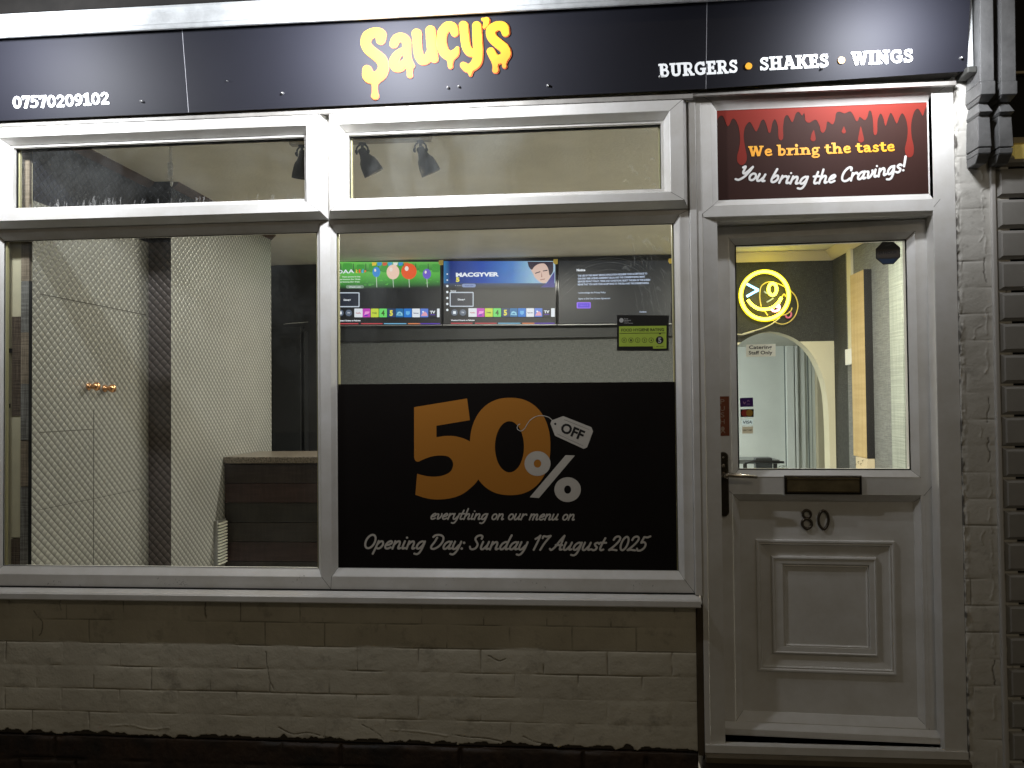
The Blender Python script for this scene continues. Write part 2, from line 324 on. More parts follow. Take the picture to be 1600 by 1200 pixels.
SCR = {
'a': (.55, [(('s'), (.42, .48), (.3, .54), (.14, .42), (.08, .2), (.14, .05), (.26, .06), (.38, .24), (.42, .4)), (('s'), (.45, .54), (.4, .22), (.43, .05), (.55, .08))]),
'b': (.53, [(('s'), (.16, 1), (.11, .6), (.09, .2), (.17, .04), (.32, .08), (.43, .28), (.38, .5), (.26, .52), (.12, .34))]),
'd': (.57, [(('s'), (.42, .48), (.3, .54), (.14, .42), (.08, .2), (.14, .05), (.26, .06), (.38, .24), (.42, .4)), (('s'), (.5, 1), (.43, .5), (.42, .12), (.48, .04), (.56, .08))]),
'e': (.47, [(('s'), (.1, .25), (.28, .3), (.4, .43), (.32, .54), (.17, .46), (.08, .25), (.13, .07), (.26, .03), (.42, .12))]),
'g': (.54, [(('s'), (.42, .48), (.3, .54), (.14, .42), (.08, .2), (.14, .05), (.26, .06), (.38, .24), (.42, .4)), (('s'), (.45, .54), (.43, .1), (.36, -.22), (.24, -.33), (.08, -.3))]),
'h': (.57, [(('s'), (.14, 1), (.11, .5), (.08, .02)), (('s'), (.1, .3), (.24, .5), (.37, .52), (.41, .36), (.39, .1), (.45, .03), (.54, .08))]),
'i': (.27, [(('s'), (.1, .54), (.08, .2), (.12, .04), (.24, .08)), ('D', .15, .78, .07)]),
'm': (.77, [(('s'), (.09, .54), (.08, .02)), (('s'), (.09, .3), (.2, .5), (.32, .52), (.36, .36), (.34, .02)), (('s'), (.35, .3), (.46, .5), (.57, .52), (.61, .36), (.6, .1), (.65, .03), (.74, .08))]),
'n': (.55, [(('s'), (.09, .54), (.08, .02)), (('s'), (.09, .3), (.22, .5), (.35, .52), (.4, .36), (.39, .1), (.44, .03), (.53, .08))]),
'o': (.50, [('E', .26, .28, .175, .25, 0)]),
'p': (.52, [(('s'), (.11, .54), (.08, .1), (.03, -.33)), (('s'), (.1, .32), (.22, .5), (.36, .5), (.43, .3), (.34, .08), (.2, .03), (.09, .12))]),
'r': (.40, [(('s'), (.1, .54), (.08, .02)), (('s'), (.1, .3), (.2, .48), (.34, .53), (.4, .46))]),
's': (.42, [(('s'), (.38, .46), (.27, .54), (.14, .46), (.2, .33), (.32, .22), (.28, .07), (.16, .03), (.05, .09))]),
't': (.36, [(('s'), (.2, .85), (.13, .4), (.12, .12), (.2, .03), (.32, .08)), (('s'), (.0, .54), (.34, .54))]),
'u': (.56, [(('s'), (.09, .54), (.07, .2), (.13, .04), (.26, .07), (.39, .3)), (('s'), (.43, .54), (.4, .2), (.43, .05), (.54, .08))]),
'v': (.46, [(('s'), (.04, .5), (.13, .46), (.14, .2), (.17, .04), (.3, .12), (.4, .36), (.37, .52))]),
'y': (.52, [(('s'), (.09, .54), (.07, .2), (.13, .04), (.26, .07), (.39, .3)), (('s'), (.45, .54), (.42, .1), (.34, -.2), (.22, -.33), (.07, -.3))]),
'A': (.66, [(('s'), (-.06, .1), (.04, .02), (.2, .22), (.36, .66), (.52, 1)), (('s'), (.52, 1), (.5, .5), (.52, .08), (.64, .06)), (('s'), (.2, .36), (.58, .36))]),
'C': (.60, [(('s'), (.56, .76), (.56, .92), (.42, .98), (.22, .82), (.1, .5), (.12, .18), (.28, .03), (.46, .06), (.58, .18))]),
'D': (.74, [(('s'), (.02, .84), (.12, .96), (.38, .98), (.6, .84), (.66, .55), (.54, .22), (.32, .04), (.15, .06), (.1, .22), (.2, .5), (.26, .8))]),
'O': (.72, [('E', .36, .5, .27, .46, 0)]),
'S': (.58, [(('s'), (.52, .74), (.52, .9), (.38, .98), (.2, .9), (.16, .72), (.28, .54), (.4, .36), (.38, .14), (.24, .03), (.08, .06), (.0, .2))]),
'Y': (.60, [(('s'), (.06, .88), (.18, .96), (.18, .7), (.2, .5), (.3, .46), (.44, .66), (.6, 1)), (('s'), (.6, 1), (.5, .55), (.36, .2), (.14, -.04), (-.06, -.02))]),
'0': (.56, [('E', .27, .5, .19, .46, 0)]),
'1': (.36, [(('s'), (.04, .76), (.16, .86), (.26, .99)), (('s'), (.26, .99), (.22, .5), (.16, .02))]),
'2': (.52, [(('s'), (.08, .74), (.14, .92), (.3, .98), (.43, .86), (.4, .62), (.22, .3), (.02, .05)), (('s'), (.02, .05), (.2, .08), (.46, .04))]),
'5': (.54, [(('s'), (.54, 1), (.4, .93), (.2, .95)), (('s'), (.2, .95), (.14, .58)), (('s'), (.14, .56), (.3, .6), (.43, .46), (.42, .22), (.26, .04), (.08, .04), (.02, .16))]),
'7': (.50, [(('s'), (.08, .82), (.1, .95), (.3, .93), (.5, .98)), (('s'), (.5, .98), (.3, .5), (.18, .02))]),
'!': (.26, [(('s'), (.16, 1), (.14, .66), (.11, .34)), ('D', .09, .07, .08)]),
':': (.26, [('D', .12, .46, .08), ('D', .1, .07, .08)]), ' ': (.28, []),
}
def lettering(text, font, base, size, weight=1.0, shear=0.0, sw=0.11, track=0.0, wgrow=1.0):
    """prims in photograph pixels; base: points of the baseline (first and last letter edge); size: cap height"""
    adv = [font[c][0]+track for c in text]; tot = sum(adv)
    B = catmull(base, 12) if len(base) > 2 else [tuple(b) for b in base]
    B = np.array(B); seg = np.hypot(*(B[1:]-B[:-1]).T); cum = np.r_[0, np.cumsum(seg)]; sx = cum[-1]/tot
    def mp(u, v):
        s = min(max((u)*sx, 0), cum[-1]); k = min(int(np.searchsorted(cum, s, side='right'))-1, len(seg)-1); k = max(k, 0)
        t = (s-cum[k])/seg[k]; p = B[k]*(1-t)+B[k+1]*t; d = (B[k+1]-B[k])/seg[k]
        ex = (u*sx-s)
        return (p[0]+d[0]*ex+d[1]*size*v, p[1]+d[1]*ex-d[0]*size*v)
    sc = (sx*size)**0.5; out = []; x = 0.0
    for c, a in zip(text, adv):
        for g in font[c][1]:
            T = lambda q: mp(x+q[0]+shear*q[1], q[1])
            if g[0] == 'B': out.append(('p', [T((g[1], g[2])), T((g[3], g[2])), T((g[3], g[4])), T((g[1], g[4]))]))
            elif g[0] == 'L':
                p, q, w = np.array(g[1]), np.array(g[2]), g[3]; d = (q-p)/np.hypot(*(q-p)); n = np.array((-d[1], d[0]))*w/2
                out.append(('p', [T(p+n), T(q+n), T(q-n), T(p-n)]))
            elif g[0] == 'S':
                if len(g) < 4 or not isinstance(g[2], tuple): continue
                P = catmull(g[2:], 5); r = g[1]/2*sc*weight
                out += [('c', T(a_), r, T(b_), r) for a_, b_ in zip(P, P[1:])]
            elif g[0] == 's':
                P = catmull(g[1:], 5); r = sw/2*sc*weight
                out += [('c', T(a_), r, T(b_), r) for a_, b_ in zip(P, P[1:])]
            elif g[0] == 'D':
                out.append(('c', T((g[1], g[2])), g[3]*sc, T((g[1]+.001, g[2])), g[3]*sc))
            elif g[0] == 'E':
                w = (g[5] if g[5] else sw)/2*sc*weight
                P = ellipse(g[1], g[2], g[3], g[4], 20); P.append(P[0])
                out += [('c', T(a_), w, T(b_), w) for a_, b_ in zip(P, P[1:])]
        x += a
    return out
def sans(mb, plane, text, p0, p1, size, off=0.0005, mi=0, bold=0.0, space=1.0, shear=0.0):
    """upright sans lettering (built-in font) laid from p0 to p1, cap height in photograph pixels"""
    cu = bpy.data.curves.new('t', 'FONT'); cu.body = text; cu.size = 1; cu.offset = bold; cu.space_character = space; cu.shear = shear; cu.resolution_u = 3
    o = bpy.data.objects.new('t', cu); COL.objects.link(o)
    me = bpy.data.meshes.new_from_object(o.evaluated_get(bpy.context.evaluated_depsgraph_get()))
    V = np.array([v.co[:2] for v in me.vertices]); F = [tuple(p.vertices) for p in me.polygons]
    bpy.data.objects.remove(o); bpy.data.curves.remove(cu); bpy.data.meshes.remove(me)
    if len(V) == 0: return
    x0, x1 = V[:, 0].min(), V[:, 0].max(); L = math.hypot(p1[0]-p0[0], p1[1]-p0[1]); d = ((p1[0]-p0[0])/L, (p1[1]-p0[1])/L)
    k = size/0.73
    vs = []
    for x, y in V:
        u = (x-x0)/(x1-x0)*L; v = y*k
        vs.append(plane.at(p0[0]+d[0]*u+d[1]*v, p0[1]+d[1]*u-d[0]*v, off))
    mb.add(vs, F, mi)
def pq(plane, x0, y0, x1, y1, off=0.0):
    return [plane.at(x0, y1, off), plane.at(x1, y1, off), plane.at(x1, y0, off), plane.at(x0, y0, off)]
def ppoly(mb, plane, pts, off, mi=0): mb.add([plane.at(x, y, off) for x, y in pts], [tuple(range(len(pts)))], mi)
def thickpoly(mb, plane, pts, off, th, mi=0):
    n = len(pts); a = [plane.at(x, y, off+th) for x, y in pts]; b = [v-plane.n*th for v in a]
    mb.add(a+b, [tuple(range(n)), tuple(range(2*n-1, n-1, -1))]+[(i, (i+1) % n, (i+1) % n+n, i+n) for i in range(n)], mi)
# ================================================================ materials
WHITE = mat('white_upvc', (0.80, 0.79, 0.775), 0.36, noise=0.12, nscale=7, col2=(.69, .67, .63), bump=0.03, bscale=25)
JOINT = mat('mitre_joint_grime', (0.16, 0.15, 0.14), 0.8)
GAP = mat('black_gasket', (0.012, 0.012, 0.012), 0.7)
NAVY = mat('fascia_navy', (0.013, 0.0135, 0.021), 0.62, spec=.28, noise=0.12, nscale=2.5, bump=0.02, bscale=9)
ALU = mat('weathered_trim', (0.42, 0.40, 0.37), 0.5, noise=0.35, nscale=14)
LETW = mat('white_acrylic', (0.88, 0.89, 0.9), 0.3, emit=(0.9, 0.95, 1), estr=0.55)  # emission stands in for strong lamplight on unlit letters
CORN = mat('painted_timber_cornice', (0.60, 0.62, 0.63), 0.5, noise=0.3, nscale=11, bump=0.35, bscale=30)
DARKW = mat('dark_upper_brickwork', (0.02, 0.018, 0.016), 0.9, noise=0.5)
BLACKG = mat('black_gloss', (0.008, 0.008, 0.009), 0.12)
BLACKM = mat('black_matt', (0.010, 0.009, 0.009), 0.65)
BRASS = mat('aged_brass', (0.20, 0.155, 0.08), 0.42, metal=0.45, noise=0.4, nscale=20)
GREYPAINT = mat('grey_gloss_paint', (0.17, 0.17, 0.17), 0.35, noise=0.3, nscale=12, bump=0.3, bscale=25)

def glassmat(name, haze=0.02, hcol=(0.8, 0.85, 0.85), nscale=3.0, stretch=(1, 1, 1), lo=0.45, hi=0.8):
    m = bpy.data.materials.new(name); m.use_nodes = True; t = m.node_tree; N = t.nodes; L = t.links
    for n in list(N):
        if n.type != 'OUTPUT_MATERIAL': N.remove(n)
    out = [n for n in N if n.type == 'OUTPUT_MATERIAL'][0]
    tr = N.new('ShaderNodeBsdfTransparent'); tr.inputs[0].default_value = (0.93, 0.95, 0.93, 1)
    gl = N.new('ShaderNodeBsdfGlossy'); gl.inputs['Roughness'].default_value = 0.02
    ge = N.new('ShaderNodeNewGeometry'); vd = N.new('ShaderNodeVectorMath'); vd.operation = 'DOT_PRODUCT'; L.new(ge.outputs['Normal'], vd.inputs[0]); L.new(ge.outputs['Incoming'], vd.inputs[1])
    def mth(op, a, b_=0.0):
        n_ = N.new('ShaderNodeMath'); n_.operation = op
        for i_, v_ in enumerate((a, b_)):
            if isinstance(v_, (int, float)): n_.inputs[i_].default_value = v_
            else: L.new(v_, n_.inputs[i_])
        return n_
    fr = mth('ADD', mth('MULTIPLY', mth('POWER', mth('SUBTRACT', 1.0, mth('ABSOLUTE', vd.outputs['Value']).outputs[0]).outputs[0], 5.0).outputs[0], .92).outputs[0], .06)
    mx = N.new('ShaderNodeMixShader'); L.new(fr.outputs[0], mx.inputs[0]); L.new(tr.outputs[0], mx.inputs[1]); L.new(gl.outputs[0], mx.inputs[2])
    df = N.new('ShaderNodeBsdfDiffuse'); df.inputs[0].default_value = (*hcol, 1)
    tc = N.new('ShaderNodeTexCoord'); mp = N.new('ShaderNodeMapping'); mp.inputs['Scale'].default_value = stretch
    n = N.new('ShaderNodeTexNoise'); n.inputs['Scale'].default_value = nscale; n.inputs['Detail'].default_value = 8; n.inputs['Roughness'].default_value = 0.7
    L.new(tc.outputs['Object'], mp.inputs[0]); L.new(mp.outputs[0], n.inputs['Vector'])
    rm = N.new('ShaderNodeMapRange'); rm.inputs[1].default_value = lo; rm.inputs[2].default_value = hi; rm.inputs[3].default_value = haze*0.25; rm.inputs[4].default_value = haze*2.2
    L.new(n.outputs['Fac'], rm.inputs[0])
    m2 = N.new('ShaderNodeMixShader'); L.new(rm.outputs[0], m2.inputs[0]); L.new(mx.outputs[0], m2.inputs[1]); L.new(df.outputs[0], m2.inputs[2])
    L.new(m2.outputs[0], out.inputs['Surface']); return m
GLASS = glassmat('window_glass', 0.022)
GLASSD = glassmat('dusty_window_glass', 0.045, nscale=2.2, stretch=(1, 1, 0.35))
def smearmat(name, col, a):
    m = bpy.data.materials.new(name); m.use_nodes = True; t = m.node_tree; N = t.nodes; L = t.links
    b = N['Principled BSDF']; b.inputs['Base Color'].default_value = (*col, 1); b.inputs['Roughness'].default_value = 0.9
    tc = N.new('ShaderNodeTexCoord'); n = N.new('ShaderNodeTexNoise'); n.inputs['Scale'].default_value = 60; n.inputs['Detail'].default_value = 4
    L.new(tc.outputs['Object'], n.inputs['Vector']); rm = N.new('ShaderNodeMapRange'); rm.inputs[1].default_value = .35; rm.inputs[2].default_value = .7; rm.inputs[3].default_value = a*.2; rm.inputs[4].default_value = a
    L.new(n.outputs['Fac'], rm.inputs[0]); L.new(rm.outputs[0], b.inputs['Alpha']); return m
SMEAR = smearmat('dried_smear', (0.8, 0.85, 0.82), 0.16)
DRIP = smearmat('limescale_drip', (0.9, 0.9, 0.88), 0.27)

def brickpaint(name, c1, c2, stain=(0.08, 0.065, 0.045)):
    m, t, b = nt(name); N = t.nodes; L = t.links
    tc = N.new('ShaderNodeTexCoord'); n = N.new('ShaderNodeTexNoise'); n.inputs['Scale'].default_value = 3.2; n.inputs['Detail'].default_value = 8; n.inputs['Roughness'].default_value = 0.6
    L.new(tc.outputs['Object'], n.inputs['Vector'])
    cr = N.new('ShaderNodeValToRGB'); E = cr.color_ramp.elements; E[0].position = .3; E[0].color = (*c2, 1); E[1].position = .65; E[1].color = (*c1, 1)
    L.new(n.outputs['Fac'], cr.inputs[0])
    n2 = N.new('ShaderNodeTexNoise'); n2.inputs['Scale'].default_value = 7.5; n2.inputs['Detail'].default_value = 10; n2.inputs['Roughness'].default_value = 0.75
    L.new(tc.outputs['Object'], n2.inputs['Vector'])
    cr2 = N.new('ShaderNodeValToRGB'); E = cr2.color_ramp.elements; E[0].position = .55; E[0].color = (0, 0, 0, 1); E[1].position = .72; E[1].color = (1, 1, 1, 1)
    L.new(n2.outputs['Fac'], cr2.inputs[0])
    mx = N.new('ShaderNodeMixRGB'); mx.inputs[2].default_value = (*stain, 1); L.new(cr.outputs[0], mx.inputs[1])
    mu = N.new('ShaderNodeMath'); mu.operation = 'MULTIPLY'; mu.inputs[1].default_value = .55; L.new(cr2.outputs[0], mu.inputs[0]); L.new(mu.outputs[0], mx.inputs[0])
    at = N.new('ShaderNodeAttribute'); at.attribute_name = 'dirt'
    mx2 = N.new('ShaderNodeMixRGB'); mx2.inputs[2].default_value = (0.035, 0.026, 0.018, 1); L.new(mx.outputs[0], mx2.inputs[1]); L.new(at.outputs['Fac'], mx2.inputs[0])
    L.new(mx2.outputs[0], b.inputs['Base Color']); b.inputs['Roughness'].default_value = .75
    n3 = N.new('ShaderNodeTexNoise'); n3.inputs['Scale'].default_value = 120; n3.inputs['Detail'].default_value = 4; L.new(tc.outputs['Object'], n3.inputs['Vector'])
    bp = N.new('ShaderNodeBump'); bp.inputs['Strength'].default_value = .25; bp.inputs['Distance'].default_value = .004; L.new(n3.outputs['Fac'], bp.inputs['Height']); L.new(bp.outputs[0], b.inputs['Normal'])
    return m
BRICKP = brickpaint('cream_masonry_paint', (0.67, 0.625, 0.51), (0.52, 0.48, 0.385))
BRICKR = brickpaint('grey_white_masonry_paint', (0.72, 0.70, 0.65), (0.54, 0.52, 0.47))
TAR = mat('tarred_brick', (0.012, 0.010, 0.009), 0.6, noise=0.6, nscale=7, col2=(0.05, 0.028, 0.016), bump=0.6, bscale=30)

# ================================================================ ground
g = MB(); g.quad((-12, 0.3, 0.0), (-12, -3.8, 0.0), (12, -3.8, 0.0), (12, 0.3, 0.0))
o = g.build('pavement', mat('concrete_paving', (0.16, 0.15, 0.14), 0.85, noise=0.4, nscale=4, bump=0.4)); tag(o, 'dark concrete pavement in front of the shop', kind='structure')
g = MB(); g.quad((-40, -3.8, -0.12), (-40, -40, -0.12), (40, -40, -0.12), (40, -3.8, -0.12)); g.quad((-12, -3.8, 0), (-12, -3.8, -.12), (12, -3.8, -.12), (12, -3.8, 0))
o = g.build('road', mat('asphalt', (0.05, 0.05, 0.05), 0.9, noise=0.4, nscale=30)); tag(o, 'dark asphalt road', kind='structure')

# ================================================================ brick walls as real relief
def vnoise(shape, sx, sy, seed, octv=4):
    r = np.random.default_rng(seed); out = np.zeros(shape); amp = 1
    H, Wd = shape
    for k in range(octv):
        gy, gx = int(H/sy)+3, int(Wd/sx)+3; G = r.random((gy, gx))*2-1
        y = np.arange(H)/sy; x = np.arange(Wd)/sx; yi = y.astype(int); xi = x.astype(int); fy = y-yi; fx = x-xi
        fy = fy*fy*(3-2*fy); fx = fx*fx*(3-2*fx)
        A = G[np.ix_(yi, xi)]*(1-fx)+G[np.ix_(yi, xi+1)]*fx; B = G[np.ix_(yi+1, xi)]*(1-fx)+G[np.ix_(yi+1, xi+1)]*fx
        out += amp*(A*(1-fy[:, None])+B*fy[:, None]); amp *= .5; sx = max(sx/2, 1.01); sy = max(sy/2, 1.01)
    return out
def brickwall(name, x0, x1, z0, z1, y, mtl, bl, ch, zoff, seed, step=0.004, parent=None, joint=0.005, jw=0.005, cracks=(), ragged=0, half=False, fill=.5, edge=0):
    nx = int((x1-x0)/step)+1; nz = int((z1-z0)/step)+1
    X, Z = np.meshgrid(np.linspace(x0, x1, nx), np.linspace(z0, z1, nz))
    wob = vnoise(X.shape, 70, 30, seed)*.0016; wob2 = vnoise(X.shape, 30, 60, seed+1)*.0022
    zz = (Z+wob-zoff)/ch; row = np.floor(zz).astype(int); fz = zz-row
    r = np.random.default_rng(seed+5); shift = r.random(400)*.16-.08
    sh = np.where(row % 2 == 0, .5, 0)+shift[row % 400]
    if half: sh = np.where(row % 2 == 0, .5, 0)*1.0
    xx = (X+wob2-x0)/bl+sh; col = np.floor(xx).astype(int); fx = xx-col
    dz = np.minimum(fz, 1-fz)*ch; dx = np.minimum(fx, 1-fx)*bl
    # paint fills some joints almost level
    jn = vnoise(X.shape, 60, 25, seed+9, 3); dep = np.clip(.42+jn*1.25, .06, 1.2)
    hb = np.random.default_rng(seed+3).random(4096)*.0014
    h = hb[(row*37+col*11) % 4096]*1.0
    jd = np.minimum(dz, dx); jp = np.exp(-(jd/jw)**2)
    h = h*(1-np.exp(-(jd/.012)**2)) - jp*joint*dep
    h += vnoise(X.shape, 14, 10, seed+2, 4)*.0005+vnoise(X.shape, 120, 80, seed+4, 2)*.0010
    dirt = np.clip(jp*dep*fill-.25*fill, 0, 1)
    for (pts, w, d) in cracks:
        P = catmull(pts, 6); D = np.full(X.shape, 9.)
        jit = vnoise(X.shape, 9, 7, seed+21, 3)*.0035
        for a, b in zip(P, P[1:]):
            ex, ez = b[0]-a[0], b[1]-a[1]; L2 = ex*ex+ez*ez+1e-12; t = np.clip(((X-a[0])*ex+(Z-a[1])*ez)/L2, 0, 1)
            D = np.minimum(D, np.hypot(X-a[0]-ex*t+jit, Z-a[1]-ez*t))
        c = np.exp(-(D/w)**2); h -= c*d; dirt = np.maximum(dirt, c*(.8 if d > 0 else 0))
    if edge:      # flaking paint and filler along the left edge
        e = np.clip(1-(X-x0)/edge, 0, 1); fl = vnoise(X.shape, 5, 12, seed+31, 4)
        h += e*fl*.006; dirt = np.maximum(dirt, np.clip((e*1.3*np.abs(vnoise(X.shape, 6, 16, seed+32, 3))-.55)*2, 0, .8))
    Y = y-h
    if ragged: # bottom edge flaked
        zb = Z[0][0]; e = Z-z0 < (.012+.01*vnoise(X.shape, 14, 14, seed+40, 3)); dirt = np.where(e, .95, dirt); Y = np.where(e, Y+.006, Y)
    V = np.stack([X, Y, Z+ZC], -1).reshape(-1, 3)
    i = np.arange(nx-1); j = np.arange(nz-1); I, J = np.meshgrid(i, j); a = (J*nx+I).ravel()
    Fq = np.stack([a, a+1, a+nx+1, a+nx], -1)
    # closed slab: side walls and a back
    per = np.concatenate([np.arange(nx), np.arange(1, nz)*nx+nx-1, (nz-1)*nx+np.arange(nx-2, -1, -1), np.arange(nz-2, 0, -1)*nx])
    back = V[per].copy(); back[:, 1] = y+.10; nb = len(V); m = len(per)
    V = np.concatenate([V, back]); q = np.arange(m); side = np.stack([per[q], nb+q, nb+(q+1) % m, per[(q+1) % m]], -1)
    me = bpy.data.meshes.new(name); me.from_pydata(V.tolist(), [], np.concatenate([Fq, side]).tolist()+[tuple(range(nb+m-1, nb-1, -1))])
    me.polygons.foreach_set('use_smooth', [True]*len(Fq)+[False]*(m+1))
    at = me.attributes.new('dirt', 'FLOAT', 'POINT'); at.data.foreach_set('value', np.concatenate([dirt.ravel(), np.full(m, .5)]).astype(np.float32))
    me.update(); return link(name, me, mtl, parent)
JX = 0.447        # right edge of the window unit
def uz(py, px=800, Y=0): return U(px, py, Y).z-ZC
cr = []
wall = thing('brick_wall', 'cream painted brick stall riser below the shop window', 'wall', (-1, .05, 0))
CH = 0.0935
brickwall('painted_brickwork', -3.6, JX+.003, -1.352, -0.788, 0.012, BRICKP, 0.247, CH, -1.352+.002, 11, parent=wall, ragged=1, joint=.0036, jw=.0022, fill=.75, step=.0027,
   cracks=[([(-1.2, -1.30), (-1.14, -1.325), (-1.08, -1.318), (-1.0, -1.335)], .0018, .0035), ([(-.86, -1.28), (-.8, -1.31), (-.77, -1.335)], .0016, .003), ([(-.74, -1.296), (-.62, -1.302), (-.52, -1.315)], .003, -.002),
           ([(-.5, -1.31), (-.44, -1.318), (-.36, -1.322), (-.3, -1.333)], .0018, .0035), ([(-.22, -1.31), (-.17, -1.33), (-.14, -1.335)], .0018, .0035),
           ([(-2.24, -.85), (-2.2, -.9), (-2.21, -.95)], .002, .004), ([(-1.5, -.80), (-1.505, -.84), (-1.50, -.87)], .0025, .004), ([(-2.12, -.79), (-2.125, -.82), (-2.118, -.845)], .0018, .0035),
           ([(-1.9, -1.31), (-1.82, -1.305), (-1.74, -1.32), (-1.66, -1.312)], .003, -.0018), ([(-1.25, -1.0), (-1.24, -1.1), (-1.22, -1.15)], .0015, .003), ([(-.35, -1.0), (-.31, -1.02), (-.28, -1.01)], .002, .003)])
o = brickwall('tarred_plinth', -3.6, JX+.003, -1.60, -1.357, 0.006, TAR, 0.24, .092, -1.357, 23, parent=wall, joint=.012, jw=.008)
tag(o, 'black tarred brick plinth')
pier = thing('brick_pier', 'pale painted brick pier with cracked paint between the door frame and the tiled shopfront', 'wall', (1.5, 0, 0))
PX0, PX1 = 1.432, 1.620
rr = random.Random(5); cks = []
z = -1.55
while z < 1.6:
    pts = [(1.528+rr.uniform(-.006, .006), z+i*.03) for i in range(4)]
    cks.append((pts, .0018, rr.choice([-.003, .003, -.0025]))); z += rr.uniform(.1, .2)
for k in range(14):
    zc = rr.uniform(-1.4, 1.2); xc = rr.uniform(1.46, 1.6); cks.append(([(xc, zc), (xc+rr.uniform(-.02, .03), zc+.03), (xc+rr.uniform(-.02, .03), zc+.05)], .0016, rr.choice([.0025, -.0025])))
brickwall('painted_brickwork', PX0, PX1, -1.60, 1.62, -0.004, BRICKR, 0.30, .0985, -1.27, 41, step=.003, parent=pier, joint=.0028, jw=.0024, cracks=cks, edge=.022, fill=.7)
# ================================================================ building above the sign
up = MB(); up.box(-3.6, 4.2, 0.02, 0.3, 1.62, 4.2)
o = up.build('upper_wall', DARKW); tag(o, 'dark unlit upper wall of the building above the white cornice', 'wall')
cn = thing('cornice', 'white painted timber cornice glowing above the black sign', 'cornice', (-.5, -.2, ZC+1.4))
mb = MB()
prof = [(-.165, 1.52), (-.165, 1.452), (-.180, 1.449), (-.185, 1.453), (-.185, 1.463), (-.177, 1.467), (-.173, 1.473), (-.173, 1.517), (-.180, 1.523), (-.184, 1.530), (-.184, 1.538), (0.02, 1.546), (.02, 1.52)]
def extr(mb, prof, xa, xb, mi=0, n=1):
    k = len(prof); vs = []
    for i in range(n+1):
        x = xa+(xb-xa)*i/n
        vs += [(x, y, z+ZC) for y, z in prof]
    fs = [tuple(range(k-1, -1, -1)), tuple(n*k+j for j in range(k))]
    for i in range(n):
        for j in range(k): fs.append((i*k+j, i*k+(j+1) % k, (i+1)*k+(j+1) % k, (i+1)*k+j))
    mb.add(vs, fs, mi)
extr(mb, prof, -3.6, 1.44)
mb.build('moulding', CORN, cn)
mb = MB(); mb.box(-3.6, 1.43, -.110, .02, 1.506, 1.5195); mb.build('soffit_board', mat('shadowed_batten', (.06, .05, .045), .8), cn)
# flood lamps (above the frame)
for i, (fx, fw, _d, _s, FLOOD_Y, FLOOD_Z) in enumerate(FLOODS):
    t = thing('floodlight', ['small black LED floodlight reaching out over the left of the sign', 'small black LED floodlight reaching out over the yellow logo', 'small black LED floodlight reaching out over the door end of the sign'][i], 'floodlight', (fx, -.27, FLOOD_Z), 'floodlights over the sign')
    mb = MB(); zf = FLOOD_Z-ZC
    mb.box(fx-.10, fx+.10, FLOOD_Y-.05, FLOOD_Y+.02, zf-.022, zf+.035, ch=.004); mb.build('housing', BLACKM, t)
    mb = MB(); mb.tube(catmull([(fx, FLOOD_Y-.01, FLOOD_Z+.03), (fx, FLOOD_Y+.0, FLOOD_Z+.22), (fx, -.30, FLOOD_Z+.40), (fx, .03, FLOOD_Z+.42)], 5), .011); mb.build('arm', BLACKM, t)
# ================================================================ fascia sign
FP = Plane((0, -.06, ZC+1.168), (0, -1, -.16))
def fpt(x, s, off=0):      # s: 0 bottom .. 1 top
    b = 1.166 if x < .50 else 1.173+(x-.506)*.024
    b = 1.166+(max(0, x+.6)/1.1)*.006 if x < .50 else b
    zt = 1.505
    z_ = b+(zt-b)*s; y = -.06-(z_-1.168)*.16
    return Vector((x, y, z_+ZC))+FP.n*off
sign = thing('shop_sign', 'long dark navy fascia sign with yellow dripping logo, phone number and white lettering', 'sign', (-.5, -.1, ZC+1.15))
for xa, xb in [(-3.2, -1.5355), (-1.5335, .5045), (.5065, 1.449)]:
    mb = MB(); a, b, c, d = fpt(xa, 0), fpt(xb, 0), fpt(xb, 1), fpt(xa, 1); n = FP.n*.004
    mb.add([a, b, c, d, a-n, b-n, c-n, d-n], [(0, 1, 2, 3), (7, 6, 5, 4), (0, 4, 5, 1), (1, 5, 6, 2), (2, 6, 7, 3), (3, 7, 4, 0)])
    mb.build('sign_panel', NAVY, sign)
for x in (-1.5345, .5055):
    mb = MB(); mb.quad(fpt(x-.0011, 0, .0002), fpt(x+.0011, 0, .0002), fpt(x+.0011, 1, .0002), fpt(x-.0011, 1, .0002)); mb.build('joint_strip', mat('pale_joint', (.42, .42, .46), .5), sign)
mb = MB(); mb.box(-3.2, 1.425, -.055, .015, 1.200, 1.48); mb.build('backing_box', mat('sign_box_timber', (.05, .045, .04), .8), sign)
mb = MB(); extr(mb, [(-.040, 1.148), (-.042, 1.164), (-.04, 1.165), (.015, 1.165), (.015, 1.158), (-.030, 1.146)], -3.2, .46); mb.build('bottom_trim', ALU, sign)
mb = MB(); extr(mb, [(-.036, 1.158), (-.038, 1.172), (-.03, 1.173), (.015, 1.173), (.015, 1.1835), (-.025, 1.156)], .46, 1.425); mb.build('bottom_trim', ALU, sign)
def Zo(ox, oy, sc): return lambda x, y, *r: (ox+x*sc, oy+y*sc)+tuple(q*sc for q in r)
z = Zo(550, 15, .1625)
def zc_(f, pts, smooth=6): return chain([f(*p) for p in pts], smooth)
logo = []
logo += zc_(z, [(272, 290, 44), (272, 235, 52), (215, 216, 46), (150, 250, 50), (128, 315, 48), (155, 375, 52), (215, 425, 52), (278, 480, 54), (300, 550, 52), (272, 620, 54), (215, 650, 56), (160, 640, 60), (142, 575, 44)])
logo += zc_(z, [(215, 660, 60), (214, 705, 34), (214, 740, 26), (216, 790, 28), (218, 828, 37)])
